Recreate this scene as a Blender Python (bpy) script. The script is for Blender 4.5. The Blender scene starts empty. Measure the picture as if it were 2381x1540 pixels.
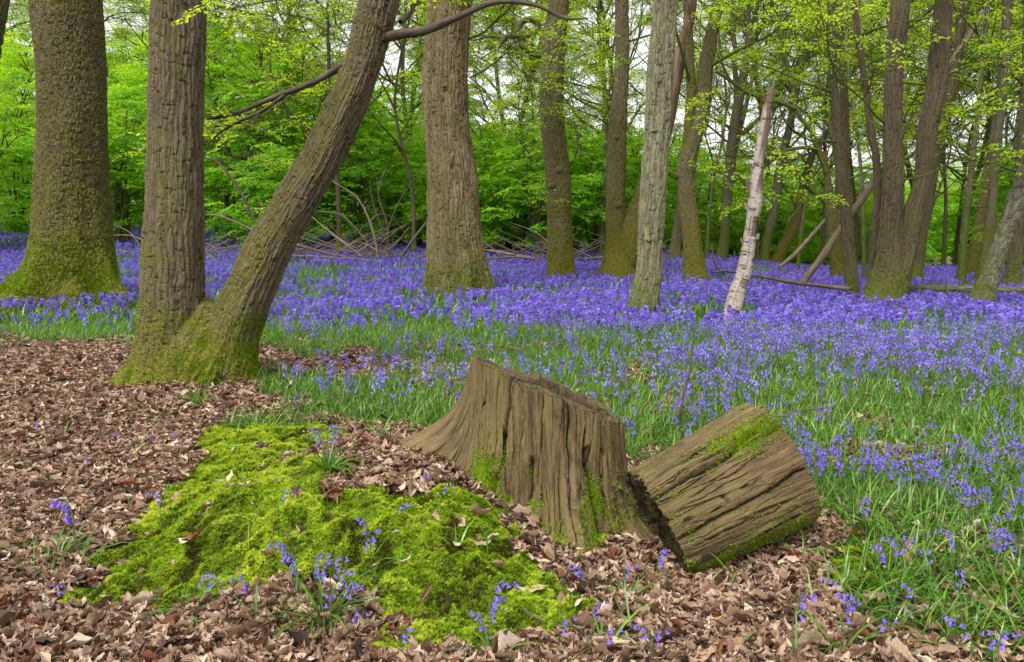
import bpy, math
import numpy as np
from mathutils import Vector
PI = math.pi
rng = np.random.default_rng(7)
SC = bpy.context.scene
COL = SC.collection
# ------------------------------------------------------------------ camera, world, sun, exposure
CAMZ, FPX, CX, CY, HOR = 1.2, 1720.0, 1190.5, 770.0, 560.0
PITCH = math.atan((CY - HOR) / FPX)
cam = bpy.data.objects.new('camera', bpy.data.cameras.new('camera')); COL.objects.link(cam)
cam.data.sensor_width = 36; cam.data.lens = 36 * FPX / 2381.0
cam.data.clip_start = .05; cam.data.clip_end = 2000
cam.location = (0, 0, CAMZ); cam.rotation_euler = (PI/2 - PITCH, 0, 0)
SC.camera = cam
SUN_EL, SUN_AZ = math.radians(58), math.radians(215)   # behind the camera, a little to the left
w = bpy.data.worlds.new('World'); SC.world = w; w.use_nodes = True
wn, wl = w.node_tree.nodes, w.node_tree.links
sky = wn.new('ShaderNodeTexSky'); sky.sky_type = 'NISHITA'; sky.sun_disc = False
sky.sun_elevation = SUN_EL; sky.sun_rotation = SUN_AZ; sky.dust_density = 4; sky.air_density = 1.0
hs = wn.new('ShaderNodeHueSaturation'); hs.inputs['Saturation'].default_value = .04; hs.inputs['Value'].default_value = 1.35
wl.new(sky.outputs[0], hs.inputs['Color']); wl.new(hs.outputs[0], wn['Background'].inputs[0])
wn['Background'].inputs[1].default_value = .15
sd = bpy.data.lights.new('sun', 'SUN'); sd.energy = 1.5; sd.angle = math.radians(18); sd.color = (1, .97, .92)
so = bpy.data.objects.new('sun', sd); COL.objects.link(so)
so.rotation_euler = Vector((math.sin(SUN_AZ)*math.cos(SUN_EL), math.cos(SUN_AZ)*math.cos(SUN_EL), math.sin(SUN_EL))).to_track_quat('Z', 'Y').to_euler()
vs = SC.view_settings; vs.view_transform = 'Standard'; vs.look = 'None'; vs.gamma = 1; vs.exposure = 0.75
SC.cycles.max_bounces = 6; SC.cycles.diffuse_bounces = 3; SC.cycles.transmission_bounces = 3; SC.cycles.glossy_bounces = 2
SC.cycles.caustics_reflective = False; SC.cycles.caustics_refractive = False
SC.cycles.use_denoising = True

# ------------------------------------------------------------------ numpy helpers
_perm = np.random.default_rng(99).permutation(256); _perm = np.concatenate([_perm, _perm, _perm])
_grad = np.random.default_rng(98).normal(size=(256, 3)); _grad /= np.linalg.norm(_grad, axis=1)[:, None]
def noise(x, y, z=0.0, sc=1.0, seed=0):
    x, y, z = np.broadcast_arrays(np.asarray(x, float)*sc + seed*17.3, np.asarray(y, float)*sc + seed*5.1, np.asarray(z, float)*sc + seed*9.7)
    xi, yi, zi = np.floor(x).astype(int), np.floor(y).astype(int), np.floor(z).astype(int)
    xf, yf, zf = x-xi, y-yi, z-zi
    u, v, q = [t*t*t*(t*(t*6-15)+10) for t in (xf, yf, zf)]
    r = 0
    for dx in (0, 1):
        for dy in (0, 1):
            for dz in (0, 1):
                h = _perm[_perm[_perm[(xi+dx) & 255] + ((yi+dy) & 255)] + ((zi+dz) & 255)]
                g = _grad[h]
                r = r + (u if dx else 1-u)*(v if dy else 1-v)*(q if dz else 1-q)*(g[..., 0]*(xf-dx)+g[..., 1]*(yf-dy)+g[..., 2]*(zf-dz))
    return r * 1.6
def fbm(x, y, z=0.0, sc=1.0, seed=0, o=3):
    return sum(noise(x, y, z, sc*2**i, seed+i*3)*.5**i for i in range(o))
def sst(a, b, x):
    t = np.clip((np.asarray(x, float)-a)/(b-a), 0, 1); return t*t*(3-2*t)
def TZ(X, Y):
    X = np.asarray(X, float); Y = np.asarray(Y, float); Yc = np.maximum(Y, 1.0); lat = X/Yc
    wl_ = 1 - sst(-.6, .1, lat); wr = sst(.2, .42, lat)
    z = sst(12, 34, Y)*(.55+.8*wl_)*(1-wr) + wl_*1.0*sst(34, 60, Y)*(1-wr) - wr*1.2*sst(26, 60, Y)
    z = z + .25*np.exp(-(((X+.62)/.66)**2 + ((Y-3.0)/.66)**2)**1.3)
    z = z - .12*np.exp(-((X-.72)/.36)**2-((Y-2.75)/.35)**2) - .05*np.exp(-((X-.2)/.3)**2-((Y-2.7)/.25)**2) + .05*np.exp(-((X-1.15)/.2)**2-((Y-3.0)/.2)**2)
    z = z + .10*np.exp(-((X+.75)/.30)**2-((Y-3.55)/.28)**2) + .05*np.exp(-((X-1.55)/.25)**2-((Y-3.0)/.2)**2)
    z = z + .05*np.exp(-((X+2.5)/.7)**2-((Y-6.2)/.7)**2)
    z = z + .035*noise(X, Y, 0, .9, 3) + .012*noise(X, Y, 0, 4, 5)
    return z
cp_, sp_ = math.cos(PITCH), math.sin(PITCH)
def ray(x, y):
    a, b = (x-CX)/FPX, (CY-y)/FPX
    return np.array([a, cp_ + b*sp_, -sp_ + b*cp_])
def at(x, y, Y):                       # the world point seen at photo pixel x, y at distance Y
    d = ray(x, y); return np.array([0, 0, CAMZ]) + d*(Y/d[1])
_ys = np.concatenate([np.linspace(1.4, 12, 900), np.linspace(12.05, 110, 1400)])
def G(x, y):                           # the ground point seen there
    d = ray(x, y); X = d[0]/d[1]*_ys; Z = CAMZ + d[2]/d[1]*_ys
    k = np.nonzero(Z <= TZ(X, _ys))[0]
    k = k[0] if len(k) else len(_ys)-1
    return np.array([X[k], _ys[k], float(TZ(X[k], _ys[k]))])
def depth(p): return p[1]*cp_ - (p[2]-CAMZ)*sp_
def pr(wpx, p): return .5*wpx/FPX*depth(p)
def proj(P):
    P = np.atleast_2d(P); d = P[:, 1]*cp_-(P[:, 2]-CAMZ)*sp_; u = P[:, 1]*sp_+(P[:, 2]-CAMZ)*cp_
    return CX+FPX*P[:, 0]/d, CY-FPX*u/d
def poly_px(pts): return np.array([G(*p)[:2] for p in pts])
def inside(poly, X, Y):
    r = np.zeros(np.shape(X), bool); n = len(poly)
    for i in range(n):
        x1, y1 = poly[i]; x2, y2 = poly[(i+1) % n]
        if y1 == y2: continue
        c = ((y1 > Y) != (y2 > Y)) & (X < (x2-x1)*(Y-y1)/(y2-y1)+x1)
        r ^= c
    return r
def rotm(yaw, pitch=0., roll=0., s=1.):  # k matrices: roll about x, pitch about y, yaw about z
    yaw, pitch, roll, s = np.broadcast_arrays(*[np.asarray(t, float) for t in (yaw, pitch, roll, s)])
    c, n = np.cos, np.sin; k = len(yaw); o, e = np.zeros(k), np.ones(k)
    Rz = np.array([[c(yaw), -n(yaw), o], [n(yaw), c(yaw), o], [o, o, e]]).transpose(2, 0, 1)
    Ry = np.array([[c(pitch), o, n(pitch)], [o, e, o], [-n(pitch), o, c(pitch)]]).transpose(2, 0, 1)
    Rx = np.array([[e, o, o], [o, c(roll), -n(roll)], [o, n(roll), c(roll)]]).transpose(2, 0, 1)
    return (Rz @ Ry @ Rx) * s[:, None, None]

class Soup:
    def __init__(s): s.V = []; s.F = []; s.R = []; s.B = []; s.M = []; s.n = 0
    def add(s, V, F, rnd=0., bco=None, mat=0):
        V = np.asarray(V, float); F = np.asarray(F, int)
        if len(V) == 0: return s
        s.V.append(V); s.F.append(F + s.n); s.n += len(V)
        s.R.append(np.broadcast_to(np.asarray(rnd, float), (len(V),)))
        s.B.append(V if bco is None else bco); s.M.append(np.full(len(F), mat))
        return s
    def stamp(s, T, M, P, rnd, mat=0, trnd=0.):   # template (V, F) set down k times
        V, F = T; k, n = len(P), len(V)
        if k == 0: return s
        W = np.einsum('kij,nj->kni', M, V) + P[:, None, :]
        FF = F[None] + (np.arange(k)*n)[:, None, None]
        R = np.asarray(rnd, float)[:, None] + np.broadcast_to(np.asarray(trnd, float), (n,))[None]
        return s.add(W.reshape(-1, 3), FF.reshape(-1, F.shape[1]), R.reshape(-1), mat=mat)
    def merged(s):
        V = np.concatenate(s.V); return V, s.F, np.concatenate(s.R)
    def template(s):
        return np.concatenate(s.V), s.F
    def build(s, name, mats, parent=None, smooth=True, origin=None):
        V = np.concatenate(s.V); B = np.concatenate(s.B); R = np.concatenate(s.R)
        if origin is not None: V = V - np.asarray(origin, float)
        me = bpy.data.meshes.new(name)
        li = np.concatenate([f.reshape(-1) for f in s.F]).astype(np.int32)
        lt = np.concatenate([np.full(len(f), f.shape[1]) for f in s.F]).astype(np.int32)
        ls = np.concatenate([[0], np.cumsum(lt)[:-1]]).astype(np.int32)
        me.vertices.add(len(V)); me.vertices.foreach_set('co', V.astype(np.float32).ravel())
        me.loops.add(len(li)); me.loops.foreach_set('vertex_index', li)
        me.polygons.add(len(lt)); me.polygons.foreach_set('loop_start', ls)
        me.polygons.foreach_set('material_index', np.concatenate(s.M).astype(np.int32))
        me.polygons.foreach_set('use_smooth', np.full(len(lt), smooth))
        me.update(calc_edges=True)
        a = me.attributes.new('rnd', 'FLOAT', 'POINT'); a.data.foreach_set('value', R.astype(np.float32))
        a = me.attributes.new('bco', 'FLOAT_VECTOR', 'POINT'); a.data.foreach_set('vector', B.astype(np.float32).ravel())
        for m in (mats if isinstance(mats, (list, tuple)) else [mats]): me.materials.append(m)
        o = bpy.data.objects.new(name, me); COL.objects.link(o)
        if parent is not None: o.parent = parent
        return o
def tag(o, label=None, cat=None, group=None, kind=None):
    if label: o['label'] = label
    if cat: o['category'] = cat
    if group: o['group'] = group
    if kind: o['kind'] = kind
    return o
def empty(name, loc, label, cat, group=None):
    o = bpy.data.objects.new(name, None); COL.objects.link(o); o.location = loc; o.empty_display_size = .1
    return tag(o, label, cat, group)

def spline(P, n):
    P = np.asarray(P, float)
    if len(P) == 2: return P[0] + (P[1]-P[0])*np.linspace(0, 1, n)[:, None]
    d = np.concatenate([[0], np.cumsum(np.linalg.norm(np.diff(P[:, :3], axis=0), axis=1)+1e-6)])
    Q = np.vstack([2*P[0]-P[1], P, 2*P[-1]-P[-2]])
    t = np.linspace(0, d[-1], n); k = np.clip(np.searchsorted(d, t, 'right')-1, 0, len(P)-2)
    u = ((t-d[k])/(d[k+1]-d[k]))[:, None]
    a, b, c, e = Q[k], Q[k+1], Q[k+2], Q[k+3]
    return .5*((2*b)+(c-a)*u+(2*a-5*b+4*c-e)*u*u+(3*b-a-3*c+e)*u**3)
def tube(S, P, r, n, m, lobes=(), flare=0., fh=.6, wob=0., seed=0, cap=True, mat=0, rnd=0., warp=0., s0=.22):
    """P: k points (x y z), r: k radii; n rings, m round. lobes: (angle, width, amp) roots at the foot"""
    Q = spline(np.column_stack([P, r]), n); C, R = Q[:, :3], np.maximum(Q[:, 3], .0005)
    t = np.gradient(C, axis=0); t /= np.linalg.norm(t, axis=1)[:, None]+1e-9
    ref = np.array([1., 0, 0]) if abs(t[0, 0]) < .8 else np.array([0, 1., 0])
    U = ref[None] - t*(t@ref)[:, None]; U /= np.linalg.norm(U, axis=1)[:, None]+1e-9
    Wv = np.cross(t, U)
    th = np.arange(m)*2*PI/m
    s = np.concatenate([[0], np.cumsum(np.linalg.norm(np.diff(C, axis=0), axis=1))])
    rr = np.repeat(R[:, None], m, 1)
    if flare or len(lobes):
        sg = np.maximum(s-s0, -.05); f = np.exp(-sg/fh)[:, None]; f2 = np.exp(-sg/(fh*.5))[:, None]
        rr = rr*(1+flare*f)
        for (a, wd, am) in lobes:
            dth = (th-a+PI) % (2*PI)-PI
            rr = rr + am*f2*np.exp(-(dth/wd)**2)[None]*R[0]
    if wob:
        X = np.cos(th)[None]*1.3; Yq = np.sin(th)[None]*1.3
        rr = rr*(1+wob*fbm(X, Yq, s[:, None]*.8, 1., seed, 3))
    if warp:
        C = C + warp*np.column_stack([noise(s, 0, 0, 1.3, seed+5), noise(s, 4, 0, 1.3, seed+6), noise(s, 8, 0, 1.3, seed+7)])
    V = C[:, None]+rr[..., None]*(np.cos(th)[None, :, None]*U[:, None]+np.sin(th)[None, :, None]*Wv[:, None])
    R0 = float(np.median(R)); B = np.empty((n, m, 3)); B[..., 0] = R0*np.cos(th)+seed*3.1; B[..., 1] = R0*np.sin(th); B[..., 2] = s[:, None]
    i = np.arange(n-1)[:, None]; j = np.arange(m)[None]
    F = np.stack([i*m+j, i*m+(j+1) % m, (i+1)*m+(j+1) % m, (i+1)*m+j], -1).reshape(-1, 4)
    S.add(V.reshape(-1, 3), F, rnd, B.reshape(-1, 3), mat)
    if cap:
        S.add(np.vstack([V[-1], C[-1:]+t[-1]*R[-1]*.3]), np.array([[k, (k+1) % m, m] for k in range(m)]), rnd, np.vstack([B[-1], B[-1].mean(0)[None]]), mat)
    return C, R, s, V, F

# ------------------------------------------------------------------ materials
def mat_new(name):
    m = bpy.data.materials.new(name); m.use_nodes = True; nt = m.node_tree; nt.nodes.clear(); return m, nt
class NT:
    def __init__(s, nt): s.t = nt
    def __call__(s, typ, ins=None, **kw):
        n = s.t.nodes.new('ShaderNode'+typ)
        for k, v in kw.items(): setattr(n, k, v)
        for k, v in (ins or {}).items():
            if isinstance(v, bpy.types.NodeSocket): s.t.links.new(v, n.inputs[k])
            elif v is not None: n.inputs[k].default_value = v
        return n
    def ramp(s, fac, stops, interp='LINEAR'):
        n = s('ValToRGB', {0: fac}); r = n.color_ramp; r.interpolation = interp
        while len(r.elements) > 1: r.elements.remove(r.elements[-1])
        for i, (p, c) in enumerate(stops):
            e = r.elements[0] if i == 0 else r.elements.new(p)
            e.position = p; e.color = (c if hasattr(c, '__len__') else (c, c, c))[:3]+(1,) if hasattr(c, '__len__') else (c, c, c, 1)
        return n.outputs[0]
    def mth(s, op, a, b=None, c=None, clamp=False):
        return s('Math', {k: v for k, v in ((0, a), (1, b), (2, c)) if v is not None}, operation=op, use_clamp=clamp).outputs[0]
    def mix(s, f, a, b, bt='MIX'):
        n = s('Mix', {}, data_type='RGBA', blend_type=bt)
        for k, v in ((0, f), (6, a), (7, b)):
            if isinstance(v, bpy.types.NodeSocket): s.t.links.new(v, n.inputs[k])
            else: n.inputs[k].default_value = v if k == 0 else tuple(v)[:3]+(1,)
        return n.outputs[2]
    def noise(s, vec, sc, det=4, ro=.6, out=0):
        return s('TexNoise', {'Vector': vec, 'Scale': sc, 'Detail': det, 'Roughness': ro}).outputs[out]
    def vmap(s, vec, scale):
        return s('Mapping', {'Vector': vec, 'Scale': scale}).outputs[0]
def leaf_mat(name, stops, transl=.4, rough=.5, attr='rnd', tcol=1.25, spec=.3, nscale=0, tint=(1.25, 1.15, .45)):
    m, nt = mat_new(name); N = NT(nt)
    a = N('Attribute', attribute_name=attr).outputs['Fac']
    fac = a
    if nscale:
        p = N('NewGeometry').outputs['Position']
        fac = N.mth('ADD', a, N.mth('MULTIPLY_ADD', N.noise(p, nscale, 3), .7, -.35), clamp=True)
    c = N.ramp(fac, stops)
    b = N('BsdfPrincipled', {'Base Color': c, 'Roughness': rough, 'Specular IOR Level': spec})
    sh = b.outputs[0]
    if transl:
        tc = N.mix(1., c, (tcol*tint[0], tcol*tint[1], tcol*tint[2]), 'MULTIPLY')
        tr = N('BsdfTranslucent', {'Color': tc})
        sh = N('MixShader', {0: transl, 1: sh, 2: tr.outputs[0]}).outputs[0]
    N('OutputMaterial', {'Surface': sh}); return m
def bark_mat(name, dark, light, vscale=14., stretch=.13, depth=.012, moss=None, mossc=((.035, .045, .006), (.13, .15, .012)), fine=60., edge=.16,
             patch=None, mossh=1.2, mossb=-.1, twist=.0, extra=None, lich=None, rough=.85):
    m, nt = mat_new(name); N = NT(nt)
    v = N('Attribute', attribute_name='bco').outputs['Vector']
    w1 = N('TexNoise', {'Vector': v, 'Scale': 3., 'Detail': 3.}).outputs[1]
    w1 = N('VectorMath', {0: w1, 1: (.5, .5, .5)}, operation='SUBTRACT').outputs[0]
    w1 = N('VectorMath', {0: w1, 'Scale': .09}, operation='SCALE').outputs[0]
    vw = N('VectorMath', {0: v, 1: w1}, operation='ADD').outputs[0]
    vm = N.vmap(vw, (1, 1, stretch))
    vo = N('TexVoronoi', {'Vector': vm, 'Scale': vscale, 'Randomness': 1.}, feature='DISTANCE_TO_EDGE').outputs[0]
    vc = N('TexVoronoi', {'Vector': vm, 'Scale': vscale, 'Randomness': 1.}).outputs['Color']
    rid = N.ramp(vo, [(0, 0.), (edge*.5, .35), (edge, .85), (edge*2.5, 1.)])
    vo2 = N('TexVoronoi', {'Vector': N.vmap(vw, (1, 1, stretch*1.6)), 'Scale': vscale*2.7, 'Randomness': 1.}, feature='DISTANCE_TO_EDGE').outputs[0]
    rid = N.mth('ADD', N.mth('MULTIPLY', rid, .72), N.mth('MULTIPLY', N.ramp(vo2, [(0, 0.), (.14, 1.)]), .30))
    fn = N.noise(N.vmap(vw, (1, 1, .22)), fine*1.3, 6, .8)
    big = N.noise(N.vmap(v, (1, 1, .5)), 2.2, 3)
    h = N.mth('ADD', N.mth('MULTIPLY', rid, N.mth('MULTIPLY_ADD', big, .9, .25)), N.mth('MULTIPLY_ADD', fn, 1.0, -.28))
    # cross breaks in the ridges
    hb = N.noise(N.vmap(v, (.6, .6, 1.)), 22, 2)
    h = N.mth('SUBTRACT', h, N.mth('MULTIPLY', N.ramp(hb, [(.58, 0.), (.66, 1.)]), .45))
    c = N.mix(N.ramp(h, [(.15, 0.), (.55, .45), (1.15, 1.)]), dark, light)  # furrow tone of the bark, deepened further with shade put into the colour
    cv = N('SeparateColor', {0: vc}).outputs[0]
    c = N.mix(N.mth('MULTIPLY', cv, .35), c, tuple(x*1.5 for x in light))
    c = N.mix(N.ramp(big, [(.35, 0.), (.7, .55)]), c, tuple(x*.55 for x in light))
    if patch:     # pinkish or pale worn patches
        pn = N.noise(N.vmap(v, (1, 1, .6)), 5, 4)
        c = N.mix(N.ramp(pn, [(.55, 0.), (.68, patch[1])]), c, patch[0])
    if lich:
        pn = N.noise(N.vmap(v, (1, 1, .45)), 11, 5, .7)
        c = N.mix(N.ramp(pn, [(.52, 0.), (.66, lich[1])]), c, lich[0])
    if moss is not None:
        hz = N('SeparateXYZ', {0: v}).outputs[2]
        low = N.mth('POWER', 2.718, N.mth('MULTIPLY', hz, -1./mossh))
        mn = N.noise(v, 3.2, 5, .7); mn2 = N.noise(v, 26, 3, .6)
        k = N.mth('ADD', N.mth('ADD', mn, N.mth('MULTIPLY', mn2, .35)), N.mth('MULTIPLY_ADD', low, .9, moss-.67))
        nx = N('SeparateXYZ', {0: N('NewGeometry').outputs['Normal']}).outputs
        k = N.mth('ADD', k, N.mth('MULTIPLY', nx[0], -mossb))
        k = N.mth('ADD', k, N.mth('MULTIPLY', nx[2], .5))
        mk = N.ramp(k, [(.5, 0.), (.62, 1.)])
        mc = N.ramp(N.noise(v, 70, 4, .7), [(.3, tuple(x for x in mossc[0])), (.68, tuple(x for x in mossc[1]))])
        c = N.mix(mk, c, mc)
        h = N.mth('ADD', h, N.mth('MULTIPLY', mk, N.mth('MULTIPLY_ADD', N.noise(v, 45, 4, .7), .9, .05)))
    b = N('BsdfPrincipled', {'Base Color': c, 'Roughness': rough, 'Specular IOR Level': .2})
    d = N('Displacement', {'Height': h, 'Midlevel': .8, 'Scale': depth})
    N('OutputMaterial', {'Surface': b.outputs[0], 'Displacement': d.outputs[0]})
    m.displacement_method = 'BOTH'; return m
def simple_mat(name, a, b, sc=20., rough=.8, bump=.3, stretch=(1, 1, 1), coord='bco'):
    m, nt = mat_new(name); N = NT(nt)
    v = N.vmap(N('Attribute', attribute_name=coord).outputs['Vector'], stretch)
    n = N.noise(v, sc, 5, .65)
    c = N.mix(N.ramp(n, [(.3, 0.), (.7, 1.)]), a, b)
    bm = N('Bump', {'Height': n, 'Strength': bump, 'Distance': .02})
    p = N('BsdfPrincipled', {'Base Color': c, 'Roughness': rough, 'Normal': bm.outputs[0], 'Specular IOR Level': .2})
    N('OutputMaterial', {'Surface': p.outputs[0]}); return m

M = {}
M['oak'] = bark_mat('oak_bark', (.012, .009, .006), (.21, .165, .11), 28, .26, .045, moss=.30, mossh=1.1, edge=.26, fine=80, mossb=-.12, mossc=((.05, .05, .006), (.24, .24, .018)))
M['twin'] = bark_mat('chestnut_bark', (.022, .016, .010), (.20, .155, .11), 24, .05, .026, edge=.22, moss=.27, mossh=.5, mossb=.04, patch=((.24, .165, .12), .45), mossc=((.05, .055, .005), (.22, .22, .015)), lich=((.13, .15, .07), .5))
M['ribbed'] = bark_mat('ribbed_bark', (.04, .028, .015), (.27, .20, .115), 19, .05, .05, moss=.24, mossh=.6, edge=.22, patch=((.34, .26, .14), .5))
M['mossy'] = bark_mat('mossy_bark', (.03, .022, .014), (.17, .135, .095), 20, .26, .03, moss=.36, mossh=1.3, mossb=-.14, mossc=((.055, .05, .006), (.16, .15, .012)))
M['pale'] = bark_mat('pale_bark', (.035, .028, .018), (.24, .22, .14), 20, .07, .028, moss=.16, mossh=.6, edge=.14, lich=((.27, .31, .13), .8), rough=.8)
M['brown'] = bark_mat('brown_bark', (.022, .016, .010), (.115, .085, .055), 22, .06, .026, moss=.22, mossh=.7)
M['greybark'] = bark_mat('grey_bark', (.05, .045, .035), (.21, .19, .15), 16, .3, .012, moss=.36, mossh=1.5, mossc=((.04, .05, .008), (.13, .14, .02)))
M['dark'] = bark_mat('dark_bark', (.03, .024, .017), (.13, .105, .075), 18, .2, .012, moss=.33, mossh=1.5, mossc=((.03, .04, .006), (.10, .12, .015)))
M['pole'] = simple_mat('bare_pole_wood', (.04, .028, .02), (.16, .115, .08), 16, .8, .5, (1, 1, .15))
M['limbbark'] = simple_mat('branch_bark', (.03, .022, .016), (.13, .10, .075), 30, .85, .5, (1, 1, .25))
M['red'] = simple_mat('bare_reddish_wood', (.12, .07, .045), (.32, .21, .14), 14, .7, .4, (1, 1, .15))
M['stick'] = simple_mat('dead_branch_wood', (.05, .036, .024), (.24, .18, .12), 25, .85, .5, (1, 1, .3))
M['twig'] = simple_mat('twig_bark', (.045, .035, .028), (.14, .11, .085), 40, .85, .3, (1, 1, .3))
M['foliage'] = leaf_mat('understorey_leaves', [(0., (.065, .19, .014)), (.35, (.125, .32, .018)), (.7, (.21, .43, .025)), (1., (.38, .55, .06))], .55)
M['fresh'] = leaf_mat('fresh_spring_leaves', [(0., (.18, .33, .02)), (.5, (.30, .46, .03)), (1., (.46, .60, .08))], .6)
M['grass'] = leaf_mat('strap_leaves', [(0., (.03, .085, .010)), (.4, (.075, .185, .012)), (.8, (.15, .31, .022)), (1., (.34, .36, .08))], .3, rough=.35, spec=.5)
M['bell'] = leaf_mat('bluebell_petals', [(0., (.12, .075, .40)), (.5, (.215, .145, .60)), (1., (.35, .27, .80))], .35, tint=(1, .9, 1.1), tcol=1.1, rough=.5)
M['stem'] = leaf_mat('flower_stem', [(0., (.05, .11, .03)), (1., (.13, .17, .06))], .1)
M['fern'] = leaf_mat('fern_frond', [(0., (.06, .17, .02)), (1., (.14, .30, .04))], .4)
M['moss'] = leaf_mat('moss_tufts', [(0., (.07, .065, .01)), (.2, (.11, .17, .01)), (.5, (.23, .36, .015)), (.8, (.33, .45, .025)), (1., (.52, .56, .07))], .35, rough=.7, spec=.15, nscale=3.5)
def litter_mat():
    m, nt = mat_new('dry_leaf'); N = NT(nt)
    a = N('Attribute', attribute_name='rnd').outputs['Fac']; p = N('NewGeometry').outputs['Position']
    c = N.ramp(a, [(0., (.035, .018, .012)), (.17, (.12, .06, .034)), (.38, (.27, .155, .095)), (.6, (.43, .28, .18)), (.82, (.60, .44, .31)), (.93, (.62, .50, .38)), (1., (.22, .07, .03))])
    n = N.noise(p, 150, 5, .75)
    c = N.mix(N.ramp(n, [(.3, .6), (.6, 0.)]), c, (.05, .028, .018))
    bm = N('Bump', {'Height': n, 'Strength': .5, 'Distance': .004})
    b = N('BsdfPrincipled', {'Base Color': c, 'Roughness': .5, 'Specular IOR Level': .4, 'Normal': bm.outputs[0]})
    tr = N('BsdfTranslucent', {'Color': c})
    N('OutputMaterial', {'Surface': N('MixShader', {0: .15, 1: b.outputs[0], 2: tr.outputs[0]}).outputs[0]}); return m
M['litter'] = litter_mat()
def ground_mat():
    m, nt = mat_new('woodland_soil'); N = NT(nt)
    p = N('NewGeometry').outputs['Position']; a = N('Attribute', attribute_name='rnd').outputs['Fac']
    n1 = N.noise(p, 14, 6, .7); n2 = N.noise(p, 1.2, 3)
    vo = N('TexVoronoi', {'Vector': p, 'Scale': 22.}).outputs
    soil = N.mix(N.ramp(n1, [(.3, 0.), (.7, 1.)]), (.035, .022, .014), (.16, .09, .055))
    soil = N.mix(.35, soil, N.mix(N('SeparateColor', {0: vo[1]}).outputs[0], (.05, .025, .016), (.30, .18, .11)))
    gr = N.mix(N.ramp(N.mth('ADD', n1, N.mth('MULTIPLY', n2, .3)), [(.4, 0.), (.8, 1.)]), (.022, .05, .01), (.06, .13, .02))
    c = N.mix(N.ramp(a, [(.2, 0.), (.8, 1.)]), soil, gr)
    bm = N('Bump', {'Height': N.mth('ADD', n1, vo[0]), 'Strength': .8, 'Distance': .03})
    b = N('BsdfPrincipled', {'Base Color': c, 'Roughness': .95, 'Specular IOR Level': .1, 'Normal': bm.outputs[0]})
    N('OutputMaterial', {'Surface': b.outputs[0]}); return m
M['ground'] = ground_mat()
def birch_mat():
    m, nt = mat_new('birch_bark'); N = NT(nt)
    v = N('Attribute', attribute_name='bco').outputs['Vector']
    n = N.noise(N.vmap(v, (1, 1, 5)), 5, 5, .7); n2 = N.noise(N.vmap(v, (1, 1, 9)), 14, 4, .7); n3 = N.noise(v, 40, 4)
    c = N.mix(n3, (.20, .165, .13), (.46, .41, .35))
    c = N.mix(N.ramp(n2, [(.52, 0.), (.62, .85)]), c, (.09, .065, .05))
    c = N.mix(N.ramp(n, [(.55, 0.), (.62, 1.)]), c, (.10, .07, .05))
    r = N('Attribute', attribute_name='rnd').outputs['Fac']
    c = N.mix(r, c, N.mix(N.noise(N.vmap(v, (1, 1, .15)), 30, 4), (.045, .028, .02), (.17, .115, .08)))
    hh = N.mth('SUBTRACT', n3, N.mth('MULTIPLY', N.ramp(n, [(.58, 0.), (.66, 1.)]), 1.))
    b = N('BsdfPrincipled', {'Base Color': c, 'Roughness': .6, 'Specular IOR Level': .3})
    d = N('Displacement', {'Height': hh, 'Midlevel': .5, 'Scale': .012})
    N('OutputMaterial', {'Surface': b.outputs[0], 'Displacement': d.outputs[0]}); m.displacement_method = 'BOTH'; return m
M['birch'] = birch_mat()
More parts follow.
